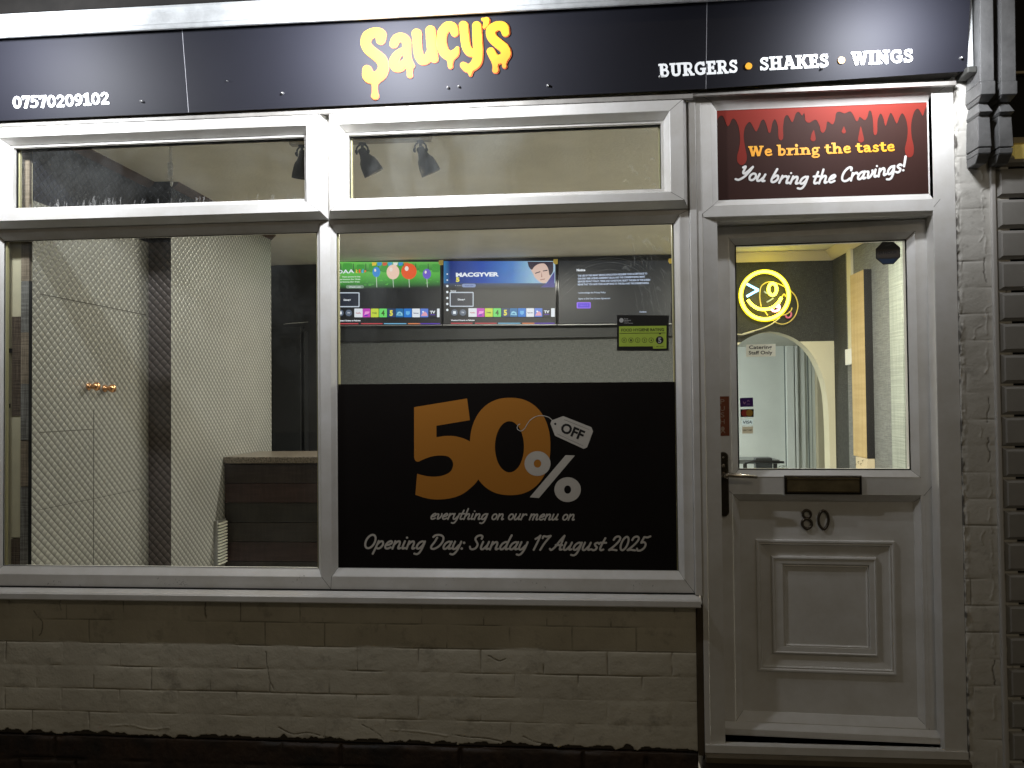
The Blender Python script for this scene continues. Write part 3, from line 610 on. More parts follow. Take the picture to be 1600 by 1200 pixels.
logo += zc_(z, [(397, 328, 40), (425, 280, 44), (475, 262, 42), (518, 300, 44), (524, 380, 40), (530, 460, 38), (550, 520, 40), (572, 535, 27)])
logo += zc_(z, [(500, 385, 30), (445, 420, 36), (405, 480, 44), (412, 540, 48), (455, 552, 44), (505, 510, 38)])
logo += zc_(z, [(552, 535, 38), (551, 590, 27), (552, 628, 28)])
logo += zc_(z, [(619, 228, 47), (624, 330, 42), (636, 420, 44), (668, 482, 45), (718, 470, 42), (752, 400, 34)])
logo += zc_(z, [(753, 198, 47), (758, 300, 47), (770, 400, 46), (786, 468, 41)])
logo += zc_(z, [(984, 222, 37), (965, 168, 46), (915, 160, 46), (870, 215, 48), (858, 300, 47), (878, 395, 50), (930, 440, 46), (985, 420, 40), (1013, 368, 17)])
logo += zc_(z, [(942, 455, 42), (942, 515, 25), (943, 543, 25)])
logo += zc_(z, [(1070, 152, 46), (1082, 260, 44), (1098, 360, 44), (1140, 412, 42), (1185, 400, 34)])
logo += zc_(z, [(1198, 155, 46), (1205, 300, 48), (1210, 420, 48), (1195, 505, 50), (1145, 552, 42), (1105, 560, 42), (1070, 534, 35)])
logo += zc_(z, [(1132, 575, 40), (1135, 625, 17)])
logo += zc_(z, [(1256, 92, 18), (1300, 96, 24)]) + zc_(z, [(1292, 100, 32), (1286, 135, 28), (1268, 170, 15)])
logo += zc_(z, [(1474, 220, 40), (1455, 165, 48), (1395, 155, 46), (1336, 195, 48), (1342, 262, 48), (1400, 320, 50), (1460, 370, 50), (1478, 425, 50), (1440, 470, 46), (1375, 470, 46), (1333, 402, 42)])
logo += zc_(z, [(1375, 480, 44), (1376, 545, 28), (1377, 580, 33)]) + zc_(z, [(1462, 470, 40), (1460, 520, 23), (1463, 542, 24)])
def gradmat(name, z0, z1, cols, rough=.35, estr=0.0):
    m, t, b = nt(name); N = t.nodes; L = t.links
    ge = N.new('ShaderNodeNewGeometry'); sp = N.new('ShaderNodeSeparateXYZ'); L.new(ge.outputs['Position'], sp.inputs[0])
    mr = N.new('ShaderNodeMapRange'); mr.inputs[1].default_value = z0; mr.inputs[2].default_value = z1; L.new(sp.outputs['Z'], mr.inputs[0])
    cr = N.new('ShaderNodeValToRGB'); E = cr.color_ramp.elements
    while len(E) < len(cols): E.new(.5)
    for e, (p, c) in zip(E, cols): e.position = p; e.color = (*c, 1)
    L.new(mr.outputs[0], cr.inputs[0]); L.new(cr.outputs[0], b.inputs['Base Color']); b.inputs['Roughness'].default_value = rough
    if estr: L.new(cr.outputs[0], b.inputs['Emission Color']); b.inputs['Emission Strength'].default_value = estr
    return m
LOGO = gradmat('yellow_orange_print', FP.at(600, 155).z, FP.at(700, 50).z, [(0, lin((195, 92, 14))), (.4, lin((196, 118, 12))), (.75, lin((194, 144, 14)))], rough=.7, estr=.06)  # unlit print given a slight glow of its own
LOGOE = mat('peach_logo_edge', lin((185, 78, 25)), .6)
mb = MB(); relief(mb, FP, logo, .6, thick=.004, off=.0006, mi=1, grow=.1, shift=(1.1, .8)); relief(mb, FP, logo, .6, off=.0048, thick=.0025, mi=0, grow=-.5)
o = mb.build('logo_lettering', [LOGO, LOGOE], sign, auto=False); tag(o, 'yellow and orange dripping letters')
mb = MB()
relief(mb, FP, lettering('07570209102', SLAB, [(19.5, 169.8), (98, 167.2), (171, 162.6)], 19.5, weight=.80), .4, thick=.003, grow=.0)
tag(mb.build('phone_number', LETW, sign, auto=False), 'white raised phone number')
mb = MB()
relief(mb, FP, lettering('BURGERS', SLAB, [(1030, 120.8), (1154, 113.6)], 21, weight=.86), .4, thick=.003, grow=.0)
relief(mb, FP, lettering('SHAKES', SLAB, [(1187, 110.4), (1296, 104.6)], 21, weight=.86), .4, thick=.003, grow=.0)
relief(mb, FP, lettering('WINGS', SLAB, [(1331, 102.3), (1428, 97)], 21, weight=.86), .4, thick=.003, grow=.0)
tag(mb.build('tagline_lettering', LETW, sign, auto=False), 'white slab serif tagline')
for q in ((1170, 103), (1315, 94)):
    mb = MB(); relief(mb, FP, [('c', q, 5.2, (q[0]+.1, q[1]), 5.2)], .5, thick=.006); mb.build('tagline_dot', mat('orange_acrylic', lin((250, 185, 60)), .35, emit=lin((250, 180, 60)), estr=.35), sign, auto=False)  # unlit dots also get an added glow
SCREW = mat('zinc_screw', (.5, .5, .5), .35, metal=.8)
for (x, y) in [(222, 158.5), (442, 146), (700, 137), (717, 135.5), (1031, 120), (1284, 107), (1501, 91), (856, 134), (356, 127)]:
    r = .0045 if y != 127 else .0018
    mb = MB(); mb.lathe(FP.at(x, y), FP.n, [(0, r*1.3), (.002, r*1.3), (.005, r), (.011, r*.9), (.012, 0)], 10); mb.build('screw_cap', SCREW, sign)
# ================================================================ the window unit
WIN = thing('shop_window', 'white plastic framed shop window of four panes over the cream brick', 'window', (-1, 0, ZC-.75))
MX = -.985; WL = -2.455; WR = JX; WB = -.748; WT = 1.157; TZ = .7335
fm = MB()
# lower lights: flat face, glazing bead, rebate. outer rect = bay
def light(mb, outer, gl, bead=(.02, .02, .03, .03), yf=.018, yg=.044, mi=0):
    o2 = (gl[0]-bead[0], gl[1]+bead[1], gl[2]-bead[2], gl[3]+bead[3])
    mb.rings([(outer, .07), (outer, yf)], mi); mb.rings([(outer, yf), (o2, yf)], mi, joint=1)
    g1 = inset(gl, -.004)
    mb.rings([(o2, yf), (inset(o2, .002), yf+.001), (g1, yg-.005), (gl, yg-.003), (gl, yg+.02)], mi, joint=1)
    return gl
GL = rpx(5.5, 497, 369.5, 886, .041); GR = rpx(527, 1056.5, 356.5, 889.5, .041)
light(fm, (WL, MX, WB, TZ), GL); light(fm, (MX, WR, WB, TZ), GR)
o = fm.build('frame', [WHITE, JOINT], WIN)
fm = MB(); fm.box(WL, WR, .019, .07, TZ, WT-.001); fm.box(WL, WR, .012, .019, TZ, TZ+.012)
# cut the panes out of that: build bars instead
fm = MB()
UL = rpx(25.5, 478.5, 224.5, 320, .038); UR = rpx(546.5, 1033, 204, 305, .038)
for (a, b) in ((WL, UL[0]), (UL[1], UR[0]), (UR[1], WR)): fm.box(a, b, .018, .07, TZ, WT)
for (g_) in (UL, UR):
    fm.box(g_[0], g_[1], .018, .07, TZ, g_[2]); fm.box(g_[0], g_[1], .018, .07, g_[3], WT)
fm.build('head_frame', WHITE, WIN)
def sash(mb, outer, gl, yo=-.034, base=.010, bead=.028):
    o2 = inset(gl, -bead); f_ = inset(outer, (.018, .018, .021, .006))
    mb.rings([(outer, base+.006), (outer, base), (inset(outer, .003), base-.006), (f_, yo+.002), (inset(f_, .002), yo)], 0, joint=1)
    mb.rings([(inset(f_, .002), yo), (o2, yo)], 0, joint=1)
    mb.rings([(o2, yo), (inset(o2, .002), yo+.0015), (inset(gl, -.003), .036), (gl, .038), (gl, .07)], 0, joint=1)
for gl_, outer in ((UL, (-2.425, MX-.0015, .7365, 1.155)), (UR, (MX+.0015, .442, .7365, 1.155))):
    mb = MB(); sash(mb, outer, gl_); mb.build('vent_sash', [WHITE, JOINT], WIN)
for gl_, m_ in ((GL, GLASS), (UL, GLASS), (UR, GLASSD), (GR, GLASSD)):
    mb = MB(); mb.box(gl_[0]-.01, gl_[1]+.01, .046, .052, gl_[2]-.01, gl_[3]+.01); 
    mb = MB(); mb.quad((gl_[0]-.008, .045, gl_[2]-.008+ZC), (gl_[1]+.008, .045, gl_[2]-.008+ZC), (gl_[1]+.008, .045, gl_[3]+.008+ZC), (gl_[0]-.008, .045, gl_[3]+.008+ZC))
    mb.build('glass_pane', m_, WIN)
    mb = MB(); mb.rings([(inset(gl_, -.003), .0425), (inset(gl_, .0022), .0425), (inset(gl_, .0022), .045)], 0); mb.build('gasket', GAP, WIN)
mb = MB()   # brass-coloured spacer bars just inside the glass edges
for gl_ in (GL, UL, GR, UR):
    for x in (gl_[0]+.001, gl_[1]-.007): mb.box(x, x+.006, .05, .062, gl_[2], gl_[3])
mb.build('spacer_bar', mat('spacer_bar', (.55, .50, .28), .4), WIN)
mb = MB(); extr(mb, [(-.033, -.792), (-.035, -.788), (-.035, -.768), (-.029, -.762), (.015, -.752), (.06, -.752), (.06, -.792)], -3.6, .462)
mb.build('sill', WHITE, WIN)
mb = MB(); mb.box(JX+.001, .474, -.004, .07, -.752, 1.165, ch=.002); mb.build('cover_strip', WHITE, WIN)
mb = MB(); mb.box(-3.6, JX, .008, .017, -.752, -.748); mb.build('sill_gap', GAP, WIN)
# another bay of the same window runs on to the left, out of the picture
mb = MB(); light(mb, (-3.6, WL-.001, WB, WT), (-3.52, -2.53, -.66, 1.07)); mb.build('frame', [WHITE, JOINT], WIN)
mb = MB(); mb.quad((-3.53, .045, -.67+ZC), (-2.52, .045, -.67+ZC), (-2.52, .045, 1.08+ZC), (-3.53, .045, 1.08+ZC)); mb.build('glass_pane', GLASS, WIN)
# limescale drips and wiped smears on the panes
GPL = YP(.045); mb = MB(); r2 = random.Random(3)
pr = []
for k in range(62):
    x = r2.uniform(46, 470) if k < 40 else r2.uniform(50, 200); h = r2.uniform(3, 11)*(1.3 if x < 220 else 1); y0 = 325.5-(x-24)*.0275
    pts = [(x+r2.uniform(-1, 1), y0, .35)]; xx = x
    for q in range(3): xx += r2.uniform(-.8, 1.2); pts.append((xx, y0-h*(q+1)/3, .3+r2.random()*.3))
    pr += chain(pts, 3)
relief(mb, GPL, pr, .4, off=.0006); mb.build('drip_marks', DRIP, WIN, auto=False)
mb = MB(); pr = []
for d, w in ((0, .35), (3, .25), (7, .6), (11, .25), (18, .5), (26, .3)):
    pr += chain([(858+d, 449+d, w), (902+d*.6, 416+d, w), (939+d*.2, 404+d, w), (973-d*.3, 405+d, w), (1002-d*.6, 417+d, w), (1020-d, 440+d, w), (1030-d*1.2, 480+d, w)], 8)
for k in range(60):
    x = r2.uniform(985, 1050); y = r2.uniform(365, 560); a = r2.uniform(.6, 1.8); L = r2.uniform(6, 26)
    pr += chain([(x, y, .3), (x+math.cos(a)*L*.5+1, y+math.sin(a)*L*.5, .5+r2.random()*.5), (x+math.cos(a)*L, y+math.sin(a)*L, .2)], 4)
for (x, y, r_) in [(1010, 378, 6), (985, 372, 5), (1032, 392, 5), (978, 420, 5), (1004, 446, 3), (1040, 374, 6), (1028, 452, 4)]:
    pr += chain([(x-r_, y, 1.4), (x, y-r_*.4, 2.6), (x+r_, y+r_*.5, 1.2)], 5)
relief(mb, GPL, pr, .5, off=.0006)
pr = []
for (x, y) in [(978, 284), (992, 270), (1008, 262), (1022, 290), (1012, 280), (1000, 292), (985, 262), (1020, 250), (1010, 205)]:
    pr += chain([(x-4, y, .6), (x, y-3, 1.2), (x+4, y+2, .7), (x+1, y+5, .5)], 4)
relief(mb, YP(.045), pr, .5, off=.0006); mb.build('wiped_smears', SMEAR, WIN, auto=False)

# ================================================================ door frame and fanlight
DF = thing('door_frame', 'white plastic door frame with fanlight around the shop door', 'door frame', (.95, 0, .25))
DX0, DX1, DB, DT = .475, 1.431, -1.345, 1.183
LV = rpx(1124.5, 1460.5, 346, 1157, .064)
FL = rpx(1121, 1450, 166, 308, .028)           # fanlight opening
OP = (LV[0]-.003, LV[1]+.003, LV[2]-.004, LV[3]+.003); OO = rpx(1104, 1468, 333.5, 1172, 0)         # leaf opening and its splayed edge
mb = MB()
mb.box(DX0, OO[0], .0, .09, DB+.02, DT, ch=.0012); mb.box(OO[1], DX1, .0, .09, DB+.02, DT, ch=.0012); mb.box(OO[0], FL[0]-.028, .0002, .09, OO[3], DT); mb.box(FL[1]+.028, OO[1], .0002, .09, OO[3], DT)
mb.box(FL[0]-.028, FL[1]+.028, .0005, .09, FL[3]+.028, DT)
mb.box(FL[0]-.028, FL[1]+.028, .0005, .09, OO[3], FL[2]-.028)
mb.rings([(OO, .0), (inset(OO, .002), .001), (OP, .016), (OP, .15)], 0)
mb.build('frame', WHITE, DF)
mb = MB(); mb.rings([(inset(FL, -.028), 0.0), (inset(FL, -.027), .0015), (inset(FL, -.003), .026), (FL, .028), (FL, .06)], 0, joint=1)
mb.build('fanlight_bead', [WHITE, JOINT], DF)
mb = MB()
mb.add([(DX0, -.006, DB+ZC), (DX1, -.006, DB+ZC), (DX1, -.006, DB+.028+ZC), (DX0, -.006, DB+.028+ZC), (DX0+.045, .03, OP[2]-.002+ZC), (DX1-.045, .03, OP[2]-.002+ZC)],
       [(0, 1, 2, 3), (3, 2, 5, 4)])
mb.box(DX0, DX1, -.005, .09, DB, DB+.027); mb.box(DX0+.030, DX1-.030, .031, .20, DB+.027, OP[2]+.002)
mb.build('threshold', WHITE, DF, auto=False)
mb = MB(); extr(mb, [(-.03, -1.372), (-.032, -1.352), (-.026, -1.347), (.05, -1.3455), (.05, -1.372)], DX0, DX1); mb.build('door_sill', mat('grubby_brown_sill', (.15, .12, .075), .6, noise=.3), DF)
mb = MB()       # mitre lines
def jl(mb, p, q, y=-.0006, w=.0007, mi=0):
    a = Vector((p[0], y, p[1]+ZC)); b = Vector((q[0], y, q[1]+ZC)); d = b-a; n_ = Vector((-d.z, 0, d.x)).normalized()*w
    mb.quad(a-n_, a+n_, b+n_, b-n_, mi)
jl(mb, (DX0, DT), (FL[0]-.028, FL[3]+.028)); jl(mb, (DX1, DT), (FL[1]+.028, FL[3]+.028))
jl(mb, (FL[0]-.028, FL[2]-.028), (OO[0], OO[3]+.012)); jl(mb, (OO[0], OO[3]+.012), (OO[0]+.001, OO[3])); jl(mb, (FL[1]+.028, FL[2]-.028), (OO[1], OO[3]+.012))
mb.build('mitre_lines', JOINT, DF, auto=False)
# fanlight poster
FPST = YP(.030); po = thing('fanlight_poster', 'brown poster with red dripping sauce above the door reading We bring the taste', 'poster', (.95, .03, ZC+.76))
C_BR = mat('brown_print', (.050, .022, .018), .6, spec=.12, noise=.12, nscale=4); C_RED = mat('sauce_red_print', (.235, .030, .021), .6, spec=.12); C_YEL = gradmat('yellow_print', uz(245)+ZC, uz(225)+ZC, [(0, lin((255, 175, 50))), (1, lin((255, 205, 70)))]); C_WH = mat('white_print', (.8, .78, .76), .5)
mb = MB(); x0, x1, z0, z1 = FL; mb.box(x0-.002, x1+.002, .031, .034, z0-.002, z1+.002); mb.build('backing_panel', C_BR, po)
zp = Zo(1100, 130, .2375)
dr = [(84, 245), (105, 215), (128, 222), (152, 280), (168, 272), (185, 236), (205, 240), (228, 290), (238, 370), (230, 430), (218, 480), (222, 520), (248, 540), (275, 520), (282, 480), (270, 420), (261, 350), (270, 290), (300, 255), (325, 290), (343, 318), (360, 290), (375, 250), (395, 241), (412, 280), (424, 322), (438, 320), (450, 260), (468, 238), (486, 285), (490, 355), (505, 376), (521, 358), (520, 290), (530, 225), (550, 210), (565, 235), (580, 257), (592, 235), (605, 198), (625, 190), (645, 213), (659, 196), (668, 245), (692, 260), (735, 240), (760, 280), (768, 315), (785, 326), (802, 300), (812, 252), (845, 271), (862, 240), (868, 200), (890, 187), (925, 198), (962, 186), (985, 215), (1000, 248), (1013, 245), (1025, 222), (1057, 243), (1075, 220), (1085, 184), (1100, 188), (1112, 250), (1115, 325), (1127, 341), (1139, 322), (1142, 245), (1160, 200), (1178, 225), (1194, 281), (1210, 235), (1228, 195), (1248, 225), (1268, 266), (1285, 225), (1305, 198), (1328, 235), (1340, 300), (1335, 370), (1322, 430), (1330, 475), (1352, 488), (1376, 470), (1380, 420), (1366, 350), (1363, 270), (1380, 195), (1405, 167), (1425, 190), (1440, 214), (1455, 170), (1480, 125)]
C = catmull([zp(*p) for p in dr], 4)
x0p, x1p = 1116, 1455
Cc = [p for p in C if p[0] < 1451.5]
polyr = [(1119.6, 168)] + [(1119.6, Cc[0][1])]+Cc+[(1451.6, 175), (1451.6, 150)]
mb = MB()
drops = chain([zp(718, 365, 17), zp(719, 335, 11), zp(722, 310, 2)], 3)+chain([zp(920, 316, 14), zp(920, 286, 2)], 2)+chain([zp(1033, 370, 20), zp(1032, 330, 12), zp(1031, 288, 3)], 3)
V, P = contour([('p', polyr)]+drops, .6)
vv = [FPST.at(x, y, .0) for x, y in V]
vv = [Vector((min(max(v.x, FL[0]-.001), FL[1]+.001), v.y, min(v.z, FL[3]+.001+ZC))) for v in vv]
mb.add(vv, [tuple(p) for p in P]); mb.build('sauce_drips', C_RED, po, auto=False)
zq = Zo(1140, 190, .1875)
mb = MB(); relief(mb, FPST, lettering('We bring the taste', SLAB, [zq(158, 292), zq(750, 272), zq(1380, 246)], 16.3, weight=.95), .45, off=.001); o = mb.build('slogan_lettering', C_YEL, po, auto=False); tag(o, 'yellow slab serif line of the slogan')
mb = MB(); relief(mb, FPST, lettering('You bring the Cravings!', SCR, [zq(60, 478), zq(330, 506), zq(620, 522), zq(860, 508), zq(1100, 482), zq(1340, 440), zq(1470, 408)], 21.5, shear=.28, sw=.15), .45, off=.001); o = mb.build('slogan_lettering', C_WH, po, auto=False); tag(o, 'white script line of the slogan')

# ================================================================ the door
DOOR = thing('shop_door', 'white plastic half glazed door with brass letter plate and number 80', 'door', (.95, .03, ZC-1.29))
DG = rpx(1154, 1418, 378.5, 733.5, .088)     # glass
# LV   # leaf
YD = .064
PO = rpx(1160, 1431, 784, 1119, .092)    # panel opening
mb = MB(); b = .030
g2 = inset(DG, -b); p2 = inset(PO, -.030)
mb.rings([(LV, .125), (LV, YD+.003), (inset(LV, .003), YD)], 0)
L_ = inset(LV, .003)
mb.box(L_[0], g2[0], YD, .125, L_[2]+.001, L_[3]); mb.box(g2[1], L_[1], YD, .125, L_[2]+.001, L_[3])
mb.box(g2[0], g2[1], YD+.0003, .125, g2[3], L_[3]); mb.box(g2[0], g2[1], YD+.0003, .125, p2[3], g2[2]); mb.box(p2[0], p2[1], YD+.0003, .125, L_[2]+.001, p2[2])
mb.build('leaf_frame', WHITE, DOOR)
mb = MB(); mb.rings([(g2, YD-.001), (inset(g2, .002), YD-.001), (inset(DG, -.003), YD+.022), (DG, YD+.024), (DG, .115)], 0, joint=1); mb.build('glazing_bead', [WHITE, JOINT], DOOR)
mb = MB(); mb.rings([(p2, YD-.001), (inset(p2, .002), YD), (PO, YD+.026), (PO, YD+.031)], 0, joint=1)
jl(mb, (LV[1], p2[3]+.045), (p2[1], p2[3]), YD-.0008, .0007, 1); jl(mb, (LV[0], p2[3]+.045), (p2[0], p2[3]), YD-.0008, .0007, 1)
mb.build('panel_bead', [WHITE, JOINT], DOOR)
# moulded panel
YPN = YD+.030
m1 = rpx(1184, 1400, 845, 1054, YPN); m2 = rpx(1208, 1373, 871, 1027, YPN); m3 = rpx(1226, 1362, 884, 1017, YPN)
mb = MB()
mb.rings([(PO, YPN), (m1, YPN), (inset(m1, .003), YPN-.010), (inset(m1, .009), YPN-.010), (inset(m1, .013), YPN-.006), (inset(m1, .018), YPN-.007), (inset(m1, .021), YPN+.002), (m2, YPN+.010),
          (inset(m2, .004), YPN-.003), (inset(m2, .009), YPN-.004), (inset(m2, .012), YPN), (inset(m2, .03), YPN+.001), (m3, YPN+.002), (inset(m3, .004), YPN+.010), (inset(m3, .009), YPN+.008), (inset(m3, .013), YPN+.014)], cap=True)
mb.build('moulded_panel', WHITE, DOOR)
mb = MB(); mb.quad((DG[0]-.004, .086, DG[2]-.004+ZC), (DG[1]+.004, .086, DG[2]-.004+ZC), (DG[1]+.004, .086, DG[3]+.004+ZC), (DG[0]-.004, .086, DG[3]+.004+ZC)); mb.build('glass_pane', GLASSD, DOOR)
mb = MB(); mb.rings([(inset(DG, -.003), .0845), (inset(DG, .0018), .0845), (inset(DG, .0018), .086)], 0); mb.build('gasket', GAP, DOOR)
mb = MB(); extr(mb, [(YD-.002, LV[2]+.050), (YD-.024, LV[2]+.036), (YD-.028, LV[2]+.032), (YD-.028, LV[2]+.008), (YD-.002, LV[2]+.006)], LV[0]+.003, LV[1]-.008); mb.build('weather_bar', WHITE, DOOR)
# handle
HP = YP(YD); hd = MB()
hx0, hx1 = U(1125.5, 757, YD).x, U(1141, 757, YD).x; hz1, hz0 = U(1133, 707, YD).z-ZC, U(1133, 809, YD).z-ZC
cx = (hx0+hx1)/2; w = (hx1-hx0)/2
pts = [(cx+w*math.cos(t), hz1-w+w*math.sin(t)) for t in np.linspace(0, math.pi, 12)]+[(cx+w*math.cos(t), hz0+w+w*math.sin(t)) for t in np.linspace(math.pi, 2*math.pi, 12)]
n = len(pts); vs = []
for (k, y) in ((1, YD), (1, YD-.008), (.8, YD-.012)): vs += [(cx+(p[0]-cx)*k, y, (hz0+hz1)/2+(p[1]-(hz0+hz1)/2)*(1 if k == 1 else .97)+ZC) for p in pts]
hd.add(vs, [tuple(range(2*n, 3*n))]+[(a*n+i, a*n+(i+1) % n, (a+1)*n+(i+1) % n, (a+1)*n+i) for a in (0, 1) for i in range(n)])
hb = hd.build('handle_plate', mat('black_brass_handle', (.085, .07, .05), .24, metal=.7), DOOR)
lv = MB(); A = U(1133, 744.5, YD-.012); B_ = U(1140, 743.5, YD-.05); C_ = U(1187, 746.5, YD-.05)
lv.lathe(A, (0, -1, 0), [(0, .013), (.01, .011), (.03, .009), (.04, .009)], 14)
lv.tube([A+Vector((0, -.036, 0)), A+Vector((.006, -.044, 0)), B_, (B_+C_)/2+Vector((0, 0, -.001)), C_+Vector((0, 0, -.001))], [.009, .010, .0095, .0075, .0055], 12)
lo = lv.build('lever', mat('worn_chrome_lever', (.42, .37, .30), .25, metal=.9), DOOR)
kb = MB(); kb.lathe(U(1133, 729, YD-.012), (0, -1, 0), [(0, .007), (.003, .007), (.004, .005), (.0042, 0)], 14); kb.lathe(U(1133, 716, YD-.012), (0, -1, 0), [(0, .004), (.002, .004), (.0025, 0)], 10); kb.build('keyhole', mat('worn_chrome_lever', (.42, .37, .30), .25), DOOR)
# letter plate
lp = rpx(1228, 1348, 743.5, 773.5, YD); mb = MB(); mb.rings([(lp, YD), (inset(lp, .001), YD-.008), (inset(lp, .006), YD-.010), (inset(lp, .008), YD-.005)], 0); mb.build('letter_plate_frame', mat('dark_bronze_frame', (.022, .016, .010), .3, metal=.5), DOOR)
mb = MB(); q = inset(lp, .0085); mb.box(q[0], q[1], YD-.006, YD-.001, q[2], q[3]-.008, ch=.001); mb.box(q[0], q[1], YD-.009, YD-.001, q[3]-.006, q[3], ch=.001); mb.box(q[0]+.003, q[1]-.003, YD-.0085, YD-.006, q[2]+.004, q[2]+.0065); mb.build('letter_flap', BRASS, DOOR)
# number 80: rounded tube digits
NUM = mat('dark_bronze_numeral', (.11, .09, .07), .3, metal=.7)
zn = Zo(1210, 780, .08125)
def digit(pts, name='numeral'):
    mb = MB(); P = catmull([zn(*p) for p in pts], 8, True); mb.tube([U(x, y, YPN-.005) for x, y in P], .0052, 10, closed=True); mb.build(name, NUM, DOOR)
mb = MB()
P = catmull([zn(*p) for p in [(645, 225), (715, 265), (715, 345), (650, 385), (585, 345), (580, 265)]], 8, True); mb.tube([U(x, y, YPN-.005) for x, y in P], .0052, 10, closed=True)
P = catmull([zn(*p) for p in [(650, 390), (730, 440), (735, 530), (655, 585), (570, 530), (570, 440)]], 8, True); mb.tube([U(x, y, YPN-.0055) for x, y in P], .0055, 10, closed=True)
mb.build('numeral', NUM, DOOR)
digit([(965, 235), (1035, 285), (1065, 410), (1035, 530), (975, 590), (900, 530), (870, 410), (900, 290)])

mb = MB(); mb.box(JX+.004, DX0-.0008, .002, .06, -1.36, -.795); o = mb.build('gap_shade_strip', mat('dark_gap_shade', (.10, .075, .045), .9, noise=.4)); tag(o, 'dark strip standing in for the shade in the gap between the brick wall and the door frame', 'shade strip')  # dark strip stands in for the shade of the open gap
mb = MB(); r3 = random.Random(9); prd = []
for (x, y, n_, sp_) in ((286, 911, 18, 6), (255, 908, 10, 9), (470, 905, 8, 12), (90, 913, 9, 14), (820, 912, 9, 18), (1000, 915, 10, 16), (690, 909, 7, 14)):
    for k in range(n_):
        a = x+r3.gauss(0, sp_); b = y+r3.uniform(-6, 6); prd += [('c', (a, b), r3.uniform(.25, .9), (a+r3.uniform(-2, 2), b+r3.uniform(-1, 3)), .2)]
relief(mb, YP(.018), prd, .5, off=.0006); mb.build('dirt_specks', smearmat('sooty_dirt', (.05, .045, .04), .55), WIN, auto=False)

mb = MB(); mb.box(DX0-.003, DX1+.003, -.022, .2, -1.6, -1.3725, ch=.004); o = mb.build('door_step', mat('dark_brown_step', (.055, .043, .028), .8, noise=.4, nscale=9, bump=.5)); tag(o, 'dark brown worn step under the white shop door', 'step')
mb = MB(); mb.box(-9, -3.602, .0, .3, -1.6, 4.2); o = mb.build('neighbour_wall', mat('dark_rendered_wall', (.05, .045, .04), .9, noise=.4)); tag(o, 'dark rendered wall of the building left of the shop', 'wall')
# ================================================================ posters and stickers
PP = YP(.0435)
pst = thing('opening_offer_poster', 'large black window poster announcing 50% off on the lower half of the right pane', 'poster', (-.28, .043, ZC-.66))
mb = MB(); thickpoly(mb, YP(.0445), [(528.5, 600.5), (1054.5, 596.5), (1058, 891.5), (524, 887)], 0, .0008); mb.build('poster_sheet', mat('black_brown_print', (.0085, .0062, .0055), .6, spec=.15, noise=.25, nscale=3), pst)
OR = mat('orange_print', (.46, .185, .028), .6, spec=.15); DW = mat('off_white_print', (.60, .56, .50), .6, spec=.2, noise=.05, nscale=30)
zf = Zo(630, 610, .19375)
five = catmull([(268, 378), (340, 367), (420, 370), (500, 393), (560, 430), (625, 520), (640, 620), (600, 725), (540, 790), (470, 840), (380, 870), (270, 880), (180, 868), (98, 842)], 6)
five += [(112, 672)]+catmull([(112, 672), (180, 689), (250, 696), (320, 686), (378, 657), (402, 608), (395, 565), (362, 534), (310, 525), (230, 533), (160, 558), (120, 575), (97, 565), (88, 540)], 6)+[(88, 135), (515, 65), (538, 240), (268, 285)]
zero = [zf(*p) for p in ellipse(862, 452, 325, 393, 90, 2.25)]
F5 = [('p', [zf(*p) for p in five])]
mb = MB(); ctr = zf(857, 455)
V0, P0 = contour([('p', zero)], .7, subtract=[('e', ctr[0], ctr[1], 118*.19375, 206*.19375)])
relief(mb, PP, F5, .7, off=0)
relief(mb, PP, [('p', zero)], .7, off=.0004, subtract=[('e', ctr[0], ctr[1], 117*.19375, 206*.19375)])
# the nought's counter cuts nothing from the five: they only touch
o = mb.build('discount_figure', OR, pst, auto=False); tag(o, 'big orange 50')
mb = MB()
c1 = zf(1083, 590); relief(mb, PP, [('p', [zf(*p) for p in ellipse(1083, 590, 105, 100)])], .6, off=.0009, subtract=[('e', c1[0], c1[1], 30*.19375, 33*.19375)])
c2 = zf(1326, 800); relief(mb, PP, [('p', [zf(*p) for p in ellipse(1326, 800, 107, 100)])], .6, off=.0009, subtract=[('e', c2[0], c2[1], 28*.19375, 33*.19375)])
relief(mb, PP, [('p', [zf(*p) for p in [(1310, 522), (1385, 525), (1095, 868), (1020, 862)]])], .6, off=.0009)
tag(mb.build('percent_sign', DW, pst, auto=False), 'off-white percent sign')
mb = MB()
relief(mb, PP, chain([zf(*p, 2.0/.19375*.27) for p in [(1207, 247), (1175, 218), (1120, 203), (1062, 214), (1015, 250), (980, 305), (950, 327), (922, 312), (922, 285), (942, 270)]], 6), .4, off=.0010)
tagp = [zf(*p) for p in [(1290, 218), (1510, 305), (1520, 330), (1475, 452), (1455, 460), (1232, 358), (1198, 268), (1205, 250)]]
cc = [tuple(p) for p in tagp]
relief(mb, PP, [('p', cc)]+[('c', a, 2.0, b, 2.0) for a, b in zip(cc, cc[1:]+cc[:1])], .5, off=.0012)
mb.build('price_tag', DW, pst, auto=False)
mb = MB(); DK = mat('black_ink', (.01, .009, .009), .6)
a = zf(1262, 328); b_ = zf(1440, 402); sans(mb, PP, 'OFF', a, b_, 15.5, off=.0016, bold=.035)
h = zf(1226, 270); relief(mb, PP, [('c', h, 1.7, (h[0]+.1, h[1]), 1.7)], .4, off=.0016)
for k in range(26):
    t = k/25; q = zf(1300+t*195, 236+t*78); relief(mb, PP, [('c', q, .28, (q[0]+.7, q[1]+.3), .28)], .25, off=.0016)
    q = zf(1245+t*200, 352+t*92); relief(mb, PP, [('c', q, .28, (q[0]+.7, q[1]+.3), .28)], .25, off=.0016)
mb.build('tag_lettering', DK, pst, auto=False)
